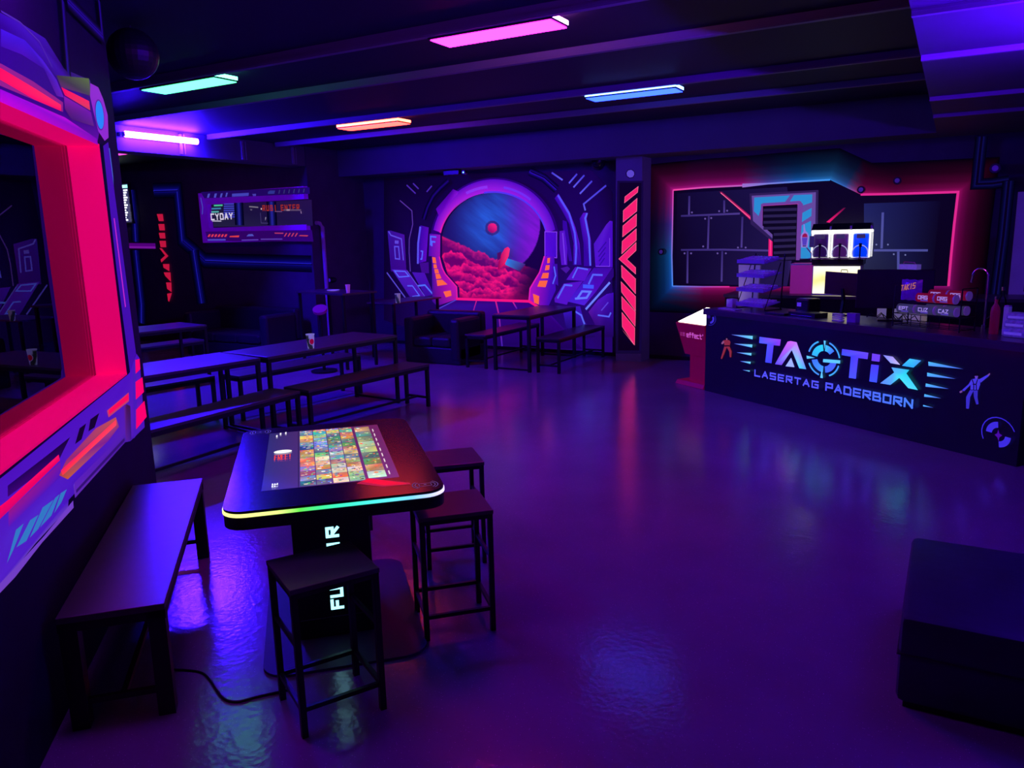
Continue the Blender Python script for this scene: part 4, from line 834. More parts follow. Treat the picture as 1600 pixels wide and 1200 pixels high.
def relk(o): o.parent = K; o.matrix_parent_inverse = (Matrix.Translation(KA) @ Matrix.Rotation(KANG, 4, 'Z')).inverted(); return o
def y5(*p): return [(1020+x/5.3333, 470+y/5.3333) for x, y in p]
def y6(*p): return [(1300+x/5, 500+y/5) for x, y in p]
a = Art(*PK_)
a.poly(y5((890, 300), (1068, 322), (1060, 375), (1008, 370), (990, 520), (938, 512), (955, 360), (888, 352)), [(70, 80, 240), (140, 60, 220), (130, 50, 215), (90, 60, 235), (60, 60, 240), (60, 70, 245), (70, 80, 245), (70, 90, 245)])
a.poly(y5((1150, 335), (1200, 345), (1280, 570), (1222, 562), (1160, 410), (1075, 535), (1020, 528), (1125, 340)), [(200, 90, 225), (190, 110, 235), (80, 150, 240), (60, 210, 235), (150, 160, 240), (120, 60, 230), (90, 70, 235), (200, 90, 225)])
a.poly(y5((1155, 475), (1183, 553), (1108, 545)), (150, 170, 240))
gc = (1432, 482); GB1, GB2 = (50, 120, 250), (60, 200, 235)
def el5(rx, ry, a0, a1, n=16): return [(gc[0]+rx*math.cos(math.radians(a0+(a1-a0)*i/n))*1.0, gc[1]-ry*math.sin(math.radians(a0+(a1-a0)*i/n))+.115*rx*math.cos(math.radians(a0+(a1-a0)*i/n))) for i in range(n+1)]
def band5(r0, r1, a0, a1, c0, c1, n=16):
    i_, o_ = el5(r0*.93, r0*1.03, a0, a1, n), el5(r1*.93, r1*1.03, a0, a1, n); ws = [a.P(*q) for q in y5(*i_)]+[a.P(*q) for q in y5(*o_)]; cs = [lin(mixc(c0, c1, i/n)) for i in range(n+1)]*2
    a._add(ws, cs, [(i, i+1, n+1+i+1, n+1+i) for i in range(n)])
band5(62, 112, 38, 84, (60, 110, 245), (60, 190, 240)); band5(62, 112, 96, 170, (40, 200, 235), (50, 170, 240)); band5(62, 112, 190, 264, (60, 110, 245), (60, 150, 245)); band5(62, 112, 276, 352, (60, 100, 245), (70, 90, 240))
for q in ((8, 70), (110, 162), (200, 252), (290, 342)): band5(134, 146, *q, (60, 170, 235), (70, 140, 240))
for q in (((1432, 330), (1450, 333), (1440, 402)), ((1290, 455), (1293, 482), (1358, 474)), ((1572, 495), (1570, 522), (1428, 510), (1430, 484)), ((1405, 640), (1428, 643), (1420, 565))): a.poly(y5(*q), (90, 190, 240))
a.poly(y6((90, 225), (295, 255), (288, 305), (215, 295), (197, 458), (142, 450), (158, 285), (85, 272)), [(70, 60, 240), (100, 70, 235), (90, 60, 235), (80, 60, 240), (70, 80, 245), (70, 80, 245), (60, 60, 240), (60, 80, 245)])
a.poly(y6((325, 260), (388, 270), (382, 325), (320, 317)), (105, 60, 225)); a.poly(y6((318, 345), (378, 352), (362, 487), (303, 478)), [(70, 55, 235), (70, 55, 235), (60, 80, 245), (60, 80, 245)])
a.poly(y6((412, 272), (488, 285), (545, 348), (470, 335)), [(120, 130, 235), (160, 140, 235), (190, 180, 240), (140, 160, 240)]); a.poly(y6((620, 300), (710, 315), (650, 370), (560, 355)), [(60, 190, 240), (70, 150, 240), (40, 160, 235), (50, 160, 240)])
a.poly(y6((478, 368), (618, 388), (595, 415), (685, 545), (610, 530), (540, 450), (470, 505), (390, 492), (500, 408)), [(90, 160, 235), (40, 190, 220), (40, 200, 215), (70, 210, 235), (80, 210, 240), (60, 220, 225), (80, 150, 240), (90, 130, 240), (80, 170, 235)])
for q in (((665, 280), (848, 292), (845, 320)), ((690, 355), (845, 363), (842, 388)), ((712, 428), (838, 434), (836, 455)), ((740, 500), (832, 506), (830, 524)), ((762, 573), (826, 579), (824, 589))): a.poly(y5(*q), [(90, 90, 230), (110, 210, 220), (90, 190, 230)])
for q in (((770, 322), (1045, 380), (772, 355)), ((762, 408), (988, 457), (762, 437)), ((752, 492), (932, 535), (750, 518)), ((742, 575), (873, 608), (740, 596)), ((733, 659), (815, 682), (732, 671))): a.poly(y6(*q), [(70, 180, 225), (70, 90, 220), (80, 150, 230)])
p0 = a.P(1183.3, 586.3); p1 = a.P(1283.5, 606); h_ = (a.P(1183.3, 577.8)-a.P(1183.3, 586.3)).length
L1 = (p1-p0).length; du = (p1-p0).normalized(); letters(a, 'LASERTAG', p0, du, (0, 0, 1), L1/8*.66, h_, L1/7*.34-.002, .018, (80, 80, 235))
p0 = a.P(1294.7, 608.5); p1 = a.P(1434, 637.2); L1 = (p1-p0).length; du = (p1-p0).normalized(); h2 = (a.P(1434, 625)-a.P(1434, 637)).length
letters(a, 'PADERBORN', p0, du, (0, 0, 1), L1/9*.68, h2*.98, L1/8*.32-.004, .02, (75, 80, 235), (70, 120, 240))
relk(a.make('lit_lettering', painted('sign_light', 1.15, .5)))
# printed figures and round emblems on the counter front
a = Art(*PK_)
def blob(fn, pts, c): a.poly(fn(*pts), c)
Of, Sk, Dk = (150, 45, 60), (150, 90, 130), (12, 4, 30)
blob(y5, [(603, 308), (618, 298), (628, 306), (626, 326), (612, 330), (603, 322)], Dk); blob(y5, [(612, 312), (624, 314), (622, 330), (614, 332)], Sk)
blob(y5, [(588, 330), (612, 326), (640, 328), (650, 345), (642, 376), (600, 376), (596, 350), (582, 348)], Of); blob(y5, [(590, 332), (600, 345), (585, 362), (572, 358), (578, 345)], Sk)
blob(y5, [(602, 370), (642, 370), (642, 380), (602, 380)], Dk); blob(y5, [(600, 380), (622, 382), (600, 440), (580, 486), (570, 480), (585, 430)], Of); blob(y5, [(618, 380), (644, 380), (662, 420), (658, 472), (645, 468), (642, 425)], Of)
Wf = (74, 60, 225)
blob(y6, [(1118, 425), (1135, 412), (1152, 420), (1152, 438), (1118, 438)], Dk); blob(y6, [(1120, 436), (1148, 436), (1142, 458), (1126, 456)], (110, 70, 190))
blob(y6, [(1098, 462), (1130, 455), (1158, 462), (1165, 500), (1150, 545), (1088, 542), (1090, 500)], Wf); blob(y6, [(1098, 462), (1095, 500), (1040, 555), (1022, 548), (1075, 500)], Wf); blob(y6, [(1158, 462), (1225, 425), (1232, 438), (1168, 490)], Wf)
blob(y6, [(1022, 548), (1030, 560), (1010, 570), (1003, 558)], (130, 80, 160)); blob(y6, [(1225, 425), (1243, 412), (1245, 422), (1232, 438)], (130, 80, 160))
blob(y6, [(1088, 545), (1118, 548), (1090, 600), (1080, 692), (1058, 690), (1058, 600)], (62, 50, 205)); blob(y6, [(1116, 548), (1150, 548), (1148, 600), (1156, 655), (1138, 658), (1120, 600)], (58, 48, 190))
for q in (((1106, 462), (1120, 500), (1118, 545)), ((1150, 462), (1138, 500), (1142, 545)), ((1112, 500), (1142, 500))): a.line(y6(*q), .008, Dk)
ec = (1315, 892)
def eb(r0, r1, a0, a1, c, cen=ec, f=y6, sk=.22, sx=1.0, n=12):
    def g(r, t_): x = r*sx*math.cos(math.radians(t_)); return (cen[0]+x, cen[1]-r*math.sin(math.radians(t_))+sk*x*.9)
    ws = [a.P(*q) for q in f(*[g(r0, a0+(a1-a0)*i/n) for i in range(n+1)])]+[a.P(*q) for q in f(*[g(r1, a0+(a1-a0)*i/n) for i in range(n+1)])]
    a._add(ws, [lin(c)]*(2*n+2), [(i, i+1, n+2+i, n+1+i) for i in range(n)])
eb(128, 136, 20, 205, (62, 45, 215)); eb(52, 98, 92, 175, (68, 50, 225)); eb(52, 98, 272, 355, (68, 50, 225)); a.poly(y6((1315, 850), (1322, 882), (1345, 898), (1322, 915), (1318, 945), (1306, 912), (1285, 892), (1306, 882)), (80, 15, 165))
eb(52, 56, -100, 120, (52, 40, 170), cen=(488, 148), f=y5, sk=.1, sx=.95); eb(26, 42, -80, 30, (66, 50, 200), cen=(488, 148), f=y5, sk=.1, sx=.95); eb(0.1, 16, 0, 350, (40, 15, 110), cen=(482, 130), f=y5, sk=.1)
relk(a.make('printed_emblems', painted('counter_print', .75, .6)))

# ------------------------------------------------------------------ things on and behind the bar
def kp(px, py, z=KH): p = onz(px, py, z); return p
def colof(v): d = Vector(v)-CP; return 800+F_PX*d.dot(RIGHT)/d.dot(FWD)
def kdepth(px, Y, z=KH):      # point of the worktop at depth Y behind the front, in picture column px
    lo, hi = .08, KL-.08
    for _ in range(40):
        mid = (lo+hi)/2; w_ = KA+KD*mid-KN*Y; w_.z = z
        if colof(w_) < px: lo = mid
        else: hi = mid
    return w_
def toworld(name, label, cat, px, py, z=KH, deg=None, group=None):
    p = kp(px, py, z); dep = -(p-KA).dot(KN)
    if z == KH: p = kdepth(px, DEPTH.get(name, min(dep, .6)), z)
    return thing(name, label, cat, (p.x, p.y, z), KANG if deg is None else math.radians(deg), group)
def hpx(p, py):       # height above p.z of the point over p seen at pixel row py
    lo, hi = -1, 3
    for _ in range(40):
        mid = (lo+hi)/2; d = Vector((p[0], p[1], mid))-CP; y = 600-F_PX*d.dot(UP)/d.dot(FWD)
        if y > py: lo = mid
        else: hi = mid
    return lo-p[2]
DEPTH = dict(bottle=.34, snack_rack=.42, tissue_box=.35, flyer_stack=.10, price_tray=.12, receipt_printer=.50, till_tablet=.58, cash_drawer=.22, small_box=.14, monitor=.54, crisps_rack=.22, spray_bottle=.66, tap=.60, cup_stack=.36, power_strip_tray=.60)
# red stand with lit top beside the counter
E0 = onz(1046, 603, 0)
SG = thing('display_stand', 'red display stand with a bright lit sloping top at the left end of the bar', 'stand', tuple(KA-KD*.03), KANG)
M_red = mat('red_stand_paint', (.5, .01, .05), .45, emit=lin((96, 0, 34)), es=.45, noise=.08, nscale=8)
Wt = .56
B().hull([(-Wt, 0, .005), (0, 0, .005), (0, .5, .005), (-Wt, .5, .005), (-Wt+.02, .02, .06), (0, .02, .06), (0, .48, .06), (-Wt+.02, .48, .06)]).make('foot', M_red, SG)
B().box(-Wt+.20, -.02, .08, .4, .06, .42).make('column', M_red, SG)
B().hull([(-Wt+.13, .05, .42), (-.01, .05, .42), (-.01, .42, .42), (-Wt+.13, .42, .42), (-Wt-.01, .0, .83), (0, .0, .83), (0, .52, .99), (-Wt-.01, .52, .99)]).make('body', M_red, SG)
B().hull([(-Wt+.02, .02, .838), (-.01, .02, .838), (-.01, .50, .992), (-Wt+.02, .50, .992), (-Wt+.02, .02, .845), (-.01, .02, .845), (-.01, .50, .998), (-Wt+.02, .50, .998)]).make('lit_top', emitter('stand_light', (3.2, 3.0, 2.6)), SG)
ea = Art((0, 0, 0), (0, -1, 0))
def Eface(u, z): # front face of the body leans back a little
    t_ = (z-.42)/.41; y_ = .05*(1-t_); return Vector((u, y_, z))
ea.n = Vector((0, -.99, -.12)).normalized()
letters(ea, "effect'", Eface(-.36, .655), (1, 0, 0), (0, -.12, .99), .038, .06, .013, .012, (200, 90, 190))
for k in range(2): letters(ea, 'DISC', Eface(-.485, .690-.028*k), (1, 0, 0), (0, -.12, .99), .018, .016, .007, .004, (165, 60, 150))
ea.make('lettering', painted('stand_print', .9, .6), SG)

# snack rack: sloping wire trays with packets
RK = toworld('snack_rack', 'four-tier wire rack with trays of sweets at the left end of the bar', 'rack', 1185, 474); RK.location.z += .008; p = Vector(RK.location)
hh = hpx(p, 402)
for s_ in (-1, 1):
    B().bar((s_*.24, .12, 0), (s_*.24, .16, hh+.04), .012).bar((s_*.24, -.14, 0), (s_*.24, .14, 0), .012).bar((s_*.24, -.14, 0), (s_*.24, .10, hh*.9), .008).make('side_frame', M['metal'], RK)
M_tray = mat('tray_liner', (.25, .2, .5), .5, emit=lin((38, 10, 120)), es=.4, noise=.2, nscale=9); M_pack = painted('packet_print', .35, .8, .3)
tr = [.03, .03+hh*.29, .03+hh*.57, .03+hh*.84]
for k, z_ in enumerate(tr):
    b = B().hull([(-.23, -.15, z_), (.23, -.15, z_), (.23, .13, z_+.05), (-.23, .13, z_+.05), (-.23, -.15, z_+.012), (.23, -.15, z_+.012), (.23, .13, z_+.062), (-.23, .13, z_+.062)]).box(-.23, .23, -.158, -.15, z_, z_+.045); b.make('tray', M_tray, RK)
rr_ = random.Random(3)
pk = None
for k, z_ in enumerate(tr):
    for i in range(9):
        for j in range(3):
            x_ = -.2+i*.05+rr_.uniform(-.006, .006); y_ = -.12+j*.085; zz = z_+.021+(y_+.15)*.18
            if pk is None:
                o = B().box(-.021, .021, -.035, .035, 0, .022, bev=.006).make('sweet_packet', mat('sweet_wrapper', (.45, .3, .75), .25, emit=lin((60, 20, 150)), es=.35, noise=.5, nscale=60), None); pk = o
            else: o = pk.copy(); COL.objects.link(o)
            R_ = Matrix.Rotation(KANG, 4, 'Z'); wpos = p+(R_ @ Vector((x_, y_, 0)))
            o.location = (wpos.x, wpos.y, p.z+zz); o.rotation_euler = (math.radians(10), rr_.uniform(-.15, .15), KANG+rr_.uniform(-.25, .25)); tag(o, ('small violet-lit sweet packet on the %s tray of the wire rack' % ('lowest', 'second lowest', 'second highest', 'top')[k]), 'packet', 'sweet packets on the %s rack tray' % ('lowest', 'second lowest', 'second highest', 'top')[k])
# tall pale panel behind the rack
q = thing('menu_stand', 'pale upright panel standing behind the sweets rack', 'panel', tuple(onz(1163, 468, KH+.0)), KANG+.1); hq = .62
q.location = kdepth(1166, .60)+KD*0; q.location.x -= .0
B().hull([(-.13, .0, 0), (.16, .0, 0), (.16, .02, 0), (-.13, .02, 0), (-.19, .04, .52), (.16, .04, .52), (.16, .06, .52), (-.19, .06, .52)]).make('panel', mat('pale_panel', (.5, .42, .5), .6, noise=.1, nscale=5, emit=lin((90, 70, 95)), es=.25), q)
# small boxes / papers on worktop left
def simplebox(name, label, cat, px, py, w, d, h, m_, z=KH, deg=None, bev=.004, part='body'):
    t_ = toworld(name, label, cat, px, py, z, deg); B().box(-w/2, w/2, -d/2, d/2, 0, h, bev=bev).make(part, m_, t_); return t_
t_ = simplebox('tissue_box', 'small white dispenser box left of the sweets rack', 'box', 1143, 470, .11, .09, .10, M['white']); B().box(-.05, .05, -.04, .04, .10, .106).make('lid', M['card'], t_)
t_ = simplebox('flyer_stack', 'flat stack of pale flyers near the left end of the worktop', 'flyers', 1140, 482, .30, .11, .012, M['card'], bev=.001); B().box(-.13, .1, -.05, .04, .012, .018).make('top_sheet', M['white'], t_)
t_ = simplebox('price_tray', 'dark flat tray on the worktop in front of the card reader', 'tray', 1215, 486, .30, .10, .02, M['black']); B().box(-.13, .13, -.04, .04, .02, .024).make('mat', M['board'], t_)
# pink upright board (own pink base and emission) behind
pb = thing('pink_board', 'upright pink board between the sweets rack and the slush machine', 'board', tuple(onp(1250, 459, (0, 11.5, 0), (0, 1, 0))))
pz0, pz1 = pb.location.z, onp(1250, 412, (0, 11.5, 0), (0, 1, 0)).z; pw = onp(1266, 430, (0, 11.5, 0), (0, 1, 0)).x-onp(1233, 430, (0, 11.5, 0), (0, 1, 0)).x
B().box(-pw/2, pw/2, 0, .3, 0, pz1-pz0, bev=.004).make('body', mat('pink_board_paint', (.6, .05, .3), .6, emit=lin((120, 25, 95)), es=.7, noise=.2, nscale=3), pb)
B().box(-pw/2, pw/2, -.004, 0, pz1-pz0-.02, pz1-pz0).make('edge_trim', M['card'], pb)
BZ = pz0
# back counter
bc = thing('back_counter', 'low dark back counter along the wall behind the bar', 'counter', (-.6, 11.55, 0))
B().box(-2.2, 2.4, -.35, .33, 0, BZ-.04).make('body', M['black'], bc); B().box(-2.22, 2.42, -.37, .35, BZ-.04, BZ).make('worktop', M['board'], bc)
bc['label'] = 'dark back counter against the wall behind the bar, carrying the slush machine'
# lit cabinet under the slush machine
YM = 11.35; PM = ((0, YM, 0), (0, -1, 0))
c0, c1 = onp(1267, 463, *PM), onp(1346, 415, *PM)
lc = thing('lit_cabinet', 'glowing yellow and white cabinet below the slush machine', 'cabinet', ((c0.x+c1.x)/2, YM, BZ)); cw_ = c1.x-c0.x; ch_ = c1.z-BZ
B().box(-cw_/2, cw_/2, .01, .32, 0, ch_, bev=.004).make('body', M['white'], lc)
a = Art((0, .01, 0), (0, -1, 0)); n1, n2 = 14, 8; ws = []; cs = []
for j in range(n2+1):
    for i in range(n1+1):
        u, v = i/n1, j/n2; ws.append(Vector((-cw_/2+.015+u*(cw_-.03), .01, .02+v*(ch_-.03)))); y_ = math.exp(-((v-.48)/.26)**2)*(.35+.65*vn(u*4, v*3)); c_ = mixc((1.3, 1.2, .8), (.75, .55, .03), y_); cs.append(c_)
a._add(ws, cs, [(j*(n1+1)+i, j*(n1+1)+i+1, (j+1)*(n1+1)+i+1, (j+1)*(n1+1)+i) for j in range(n2) for i in range(n1)])
a.make('lit_front', painted('cabinet_light', 1.2, .1), lc)
# slush machine
s0, s1 = onp(1265, 411, *PM), onp(1363, 348, *PM); SW = s1.x-s0.x; zb0 = onp(1300, 414, *PM).z; zt0 = onp(1310, 349, *PM).z; zl0 = onp(1310, 359, *PM).z
sm_ = thing('slush_machine', 'three-tank slush machine with brightly lit lids on the back counter', 'drinks machine', ((s0.x+s1.x)/2, YM, zb0)); HT = zt0-zb0; HL = zl0-zb0
B().box(-SW/2+.03, SW/2-.08, -.02, .36, 0, .075, bev=.005).make('base', M['black'], sm_)
for i in range(3):
    cx_ = -SW/2+SW*(i+.5)/3; w3 = SW/3-.012
    colr = ((.030, .006, .07), (.055, .008, .10), (.0, .06, .95))[i]; em = (lin((36, 14, 74)), lin((66, 26, 96)), lin((0, 62, 235)))[i]
    B().box(cx_-w3/2+.022, cx_+w3/2-.022, .03, .3, .10, HL-.05, bev=.02).make('slush_tank', mat('slush_%s' % ('violet', 'plum', 'blue')[i], colr, .2, emit=em, es=.8, noise=.2, nscale=8), sm_, smooth=True)
    B().box(cx_-w3/2, cx_+w3/2, .0, .32, .095, HL-.0, bev=.01).make('clear_bowl', M['clear'], sm_)
    B().box(cx_-w3/2, cx_+w3/2, -.005, .34, HL-.045, HL-.005, bev=.006).make('light_panel', emitter('lid_light', (3.0, 2.9, 2.6)), sm_)
    B().box(cx_-w3/2, cx_+w3/2, .30, .335, .1, HL-.05).make('rear_light', emitter('tank_back_light', (1.6, 1.6, 1.5)), sm_)
    for sx in (-1, 1): B().box(cx_+sx*(w3/2-.012)-.010, cx_+sx*(w3/2-.012)+.010, .012, .03, .10, HL-.05).make('light_post', emitter('tank_edge_light', (1.2, 1.15, 1.1)), sm_)
    B().hull([(cx_-w3/2, -.02, HL), (cx_+w3/2, -.02, HL), (cx_+w3/2, .34, HL), (cx_-w3/2, .34, HL), (cx_-w3/2+.01, .06, HT), (cx_+w3/2-.01, .06, HT), (cx_+w3/2-.01, .32, HT), (cx_-w3/2+.01, .32, HT)]).make('lid', M['black'], sm_)
    B().box(cx_+w3/2-.008, cx_+w3/2+.02, -.03, -.01, HL+.005, HL+.05, bev=.006).make('latch', M['paleplastic'], sm_)
    B().box(cx_-w3*.22, cx_+w3*.22, -.006, .0, HL-.115, HL-.06).make('name_plate', mat('grey_plate', (.12, .1, .16), .4, emit=lin((70, 60, 100)), es=.4, noise=.5, nscale=60), sm_)
    rg = B(); pts = [(cx_+w3*.40*math.cos(t_), -.012, .10+HL*.13+w3*.42*math.sin(t_)) for t_ in [math.radians(-25+230*k/20) for k in range(21)]]; rg.tube(pts, .006, 6); rg.make('auger_ring', emitter('ring_glint', (.35, .35, .6)), sm_)
    B().cyl((cx_, -.02, HL*.56), .019, .05, seg=12).box(cx_-.008, cx_+.008, -.03, -.01, .03, HL*.56).box(cx_-.02, cx_+.02, -.035, 0, .06, .10, bev=.004).make('tap', M['blackgloss'], sm_)
B().box(-SW/2-.01, SW/2-.02, -.08, .0, .082, .094).make('drip_tray', M['chrome'], sm_)
# cup-shaped sign clipped to machine
cs_ = thing('drink_sign', 'small cut-out sign of a slush cup clipped to the left of the slush machine', 'sign', tuple(onp(1258, 376, (0, YM-.10, 0), (0, 1, 0))))
a = Art((0, 0, 0), (0, -1, 0)); 
def sgn(pts, c): a.poly([Vector((x, 0, z)) for x, z in pts], c, world=True)
sgn([(-.045, -.09), (.035, -.09), (.05, .06), (.03, .10), (0, .13), (-.02, .22), (-.03, .22), (-.025, .12), (-.055, .08), (-.06, .05)], (165, 140, 220)); sgn([(-.03, -.06), (.018, -.06), (.03, .04), (-.042, .04)], (95, 70, 190)); sgn([(-.04, .045), (.03, .045), (.02, .085), (-.005, .10), (-.035, .08)], (170, 20, 80)); sgn([(-.025, -.078), (.015, -.078), (.02, -.065), (-.03, -.065)], (30, 10, 70))
a.make('cut_out', painted('sign_print', .7, .6), cs_)
B().bar((.02, .002, -.09), (.075, .06, -.17), .012).bar((.075, .06, -.17), (.075, .08, -.27), .012).make('bracket', M['white'], cs_); B().box(.055, .115, .004, .01, -.09, .06).make('price_card', mat('price_card_print', (.1, .08, .16), .5, emit=lin((50, 40, 90)), es=.4, noise=.6, nscale=80), cs_)
# card reader / receipt printer
t_ = simplebox('receipt_printer', 'black receipt printer with a pale label on the bar', 'printer', 1262, 481, .20, .20, .17, M['black'], bev=.02); B().box(-.07, -.01, -.103, -.1, .08, .125).make('label', mat('violet_label', (.4, .3, .8), .5, emit=lin((80, 50, 190)), es=.6, noise=.1, nscale=30), t_); B().box(-.08, .08, -.07, -.03, .168, .172).make('paper_slot', M['card'], t_)
# tablet till on a stand (its back towards us)
TT = toworld('till_tablet', 'till tablet on a jointed stand seen from behind, in front of the glowing cabinet', 'tablet', 1314, 480, KH, -6); pT = Vector(TT.location); hT = hpx(pT, 425); hB = hpx(pT, 462)
tb_ = B().box(-.19, .19, -.006, .006, -(hT-hB)/2, (hT-hB)/2, bev=.004, M4=Matrix.Translation((0, 0, (hT+hB)/2)) @ Matrix.Rotation(math.radians(14), 4, 'X') @ Matrix.Rotation(math.radians(4), 4, 'Y')).make('tablet_body', mat('tablet_back', (.10, .09, .09), .4, noise=.1, nscale=30), TT)
B().tube([(-.03, .02, hT+.0), (-.025, .02, hT+.025), (.035, .02, hT+.022), (.04, .02, hT-.005)], .005, 6).make('handle', M['black'], tb_)
B().bar((0, .01, (hT+hB)/2-.05), (.01, .03, hB-.05), .03).bar((.01, .03, hB-.05), (0, 0, .01), .028).make('arm', M['black'], TT); B().cyl((0, 0, .008), .09, .016, seg=20).make('foot', M['black'], TT)
# cash drawer and boxes below
t_ = simplebox('cash_drawer', 'low black cash drawer under the till tablet', 'cash drawer', 1262, 490, .38, .20, .05, M['black']); B().box(-.15, .15, -.104, -.1, .015, .02).make('slot', M['chrome'], t_)
t_ = thing('card_stack', 'stack of pale cards and sleeves on the front of the worktop', 'cards', tuple(kdepth(1309, .12)), KANG)
for k in range(4): B().box(-.06, .06, -.02, .03, k*.022, k*.022+.012).make('card_sleeve', mat('sleeve_%d' % k, (.4, .3, .6), .5, emit=lin((70, 50, 130)), es=.4, noise=.2, nscale=20), t_)
simplebox('small_box', 'small violet box beside the stack of cards on the bar', 'box', 1333, 499, .11, .07, .095, mat('violet_box', (.2, .1, .5), .5, emit=lin((30, 6, 90)), es=.5, noise=.2, nscale=8))
# monitor seen from behind
MN = toworld('monitor', 'large black monitor seen from behind in the middle of the bar', 'monitor', 1394, 497, KH, 4); pM = Vector(MN.location); mh1, mh0 = hpx(pM, 421), hpx(pM, 482)
B().box(-.36, .36, -.02, .02, mh0, mh1, bev=.006).make('casing', mat('monitor_back', (.018, .015, .035), .5, noise=.1, nscale=20), MN); B().box(-.06, .0, .02, .05, .02, mh0+.12).make('neck', M['black'], MN); B().box(-.14, .10, -.06, .12, 0, .014, bev=.004).make('foot', M['black'], MN)
# white box on the monitor-side shelf and power supply things
wb = thing('white_box', 'white cardboard box with a pink strap sitting above the crisps rack', 'box', (0, 0, 0), KANG)
# crisps rack with tubes lying in two rows
CR = toworld('crisps_rack', 'black wire rack of crisp tubes on the right part of the bar', 'rack', 1455, 507); CR.location.z += .006; pC = Vector(CR.location); KAX = Matrix.Rotation(KANG, 4, 'Z')
hz = [hpx(pC, 492), hpx(pC, 473), hpx(pC, 448)]
b = B()
for x_ in (-.34, .34):
    for y_ in (-.10, .12): b.bar((x_, y_, 0), (x_, y_, hz[2]), .009)
    for z_ in (.02, hz[0], hz[1], hz[2]): b.bar((x_, -.10, z_), (x_, .12, z_), .007)
for z_ in (.02, hz[0], hz[1]):
    for y_ in (-.10, 0, .12): b.bar((-.34, y_, z_), (.34, y_, z_), .007)
for k in range(8): b.bar((-.34+k*.097, -.1, .02), (-.34+k*.097, -.1, hz[0]), .005)
b.make('wire_frame', M['metal'], CR)
def worldof(root, v): return Vector(root.location)+Matrix.Rotation(root.rotation_euler.z, 4, 'Z') @ Vector(v)
def tubecan(v, colr, txt, label, group, i):
    r = thing('crisp_tube', label, 'crisp tube', tuple(worldof(CR, v)), KANG, group)
    o = B().cyl((0, 0, 0), .043, .175, axis='X', seg=22).make('tube_body', painted('tube_print_%s' % group[-8:].replace(' ', '_'), .45, .8, .4), r, smooth=True)
    paintverts(o, lambda c_: lin(colr))
    B().cyl((.094, 0, 0), .0435, .014, axis='X', seg=22).make('lid', mat('tube_lid', (.45, .35, .6), .5, emit=lin((80, 50, 130)), es=.4, noise=.05, nscale=9), r, smooth=True)
    a = Art((0, -.044, 0), (0, -1, 0), base=.0015); letters(a, txt, (-.055, -.044, -.010), (1, 0, 0), (0, 0, 1), .024, .030, .010, .007, (175, 150, 235)); a.poly([Vector(q_) for q_ in ((-.03, -.044, -.028), (.045, -.044, -.028), (.045, -.044, -.018), (-.03, -.044, -.018))], (95, 70, 190), world=True); a.make('printed_name', painted('tube_name', .7, .6), o)
    return r
low = hz[0]+.047; up_ = hz[1]+.047
for i, tx in enumerate(('EPT', 'CUZ', 'CAZ')): tubecan((-.235+i*.205, -.045, low), (66, 62, 105), tx, ('leftmost', 'middle', 'right')[i]+' grey-green crisp tube in the front of the lower rack row', 'grey tubes', i)
for i in range(2): tubecan((-.04+i*.195, -.045, up_), (140, 8, 50), 'ORG', ('left', 'right')[i]+' red crisp tube in the front of the upper rack row', 'red tubes', i)
for i in range(2): tubecan((.02+i*.195, .05, up_+.03), (130, 8, 55), 'ORG', ('left', 'right')[i]+' red crisp tube lying behind the upper front row', 'red tubes', i)
for i in range(2): tubecan((.0+i*.205, .05, low+.01), (60, 60, 100), 'CUZ', ('left', 'right')[i]+' grey-green crisp tube behind the lower front row', 'grey tubes', i)
# end-on tubes and bags at the right of the rack
bag = thing('crisps_bag', 'purple crisps bag with slanted lettering leaning on the crisps rack', 'bag', tuple(worldof(CR, (-.22, -.02, hz[1]+.01))), KANG)
b = B(); n = 8; vs = []
for j in range(n+1):
    for i in range(n+1):
        u, v = i/n*2-1, j/n*2-1; d_ = (1-u**2)*(1-v**2)**.5 if abs(v) < 1 else 0; vs.append((u, v, d_))
fr_ = [b.b.verts.new((u*.11, -.035*d_**.6 if d_ > 0 else 0, .10+v*.10+.004*math.sin(u*9))) for u, v, d_ in vs]; bk = [b.b.verts.new((u*.11, .035*d_**.6+.001 if d_ > 0 else .001, .10+v*.10+.004*math.sin(u*9))) for u, v, d_ in vs]
for L_ in (fr_, bk):
    for j in range(n):
        for i in range(n): b.b.faces.new((L_[j*(n+1)+i], L_[j*(n+1)+i+1], L_[(j+1)*(n+1)+i+1], L_[(j+1)*(n+1)+i]))
b.make('bag_body', mat('purple_foil', (.15, .03, .5), .25, emit=lin((44, 4, 120)), es=.5, noise=.5, nscale=25), bag, smooth=True)
a = Art((0, -.040, 0), (0, -1, 0)); letters(a, 'TAKIS', (-.085, -.040, .09), (.97, 0, .22), (.1, 0, 1), .022, .05, .010, .008, (190, 110, 90)); a.make('printed_name', painted('bag_name', .8, .6), bag)
wb.location = worldof(CR, (-.235, .10, hz[1]+.16)); wb.location = worldof(MN, (.13, 0, mh1))
B().box(-.10, .10, -.035, .035, 0, .052, bev=.002).make('carton', mat('white_carton', (.5, .45, .6), .6, emit=lin((95, 75, 170)), es=.5, noise=.3, nscale=30), wb); B().tube([(-.075, 0, .052), (-.07, 0, .075), (.05, 0, .07), (.06, 0, .052)], .006, 6).make('strap', mat('pink_strap', (.6, .2, .3), .5, noise=.1, nscale=9), wb)
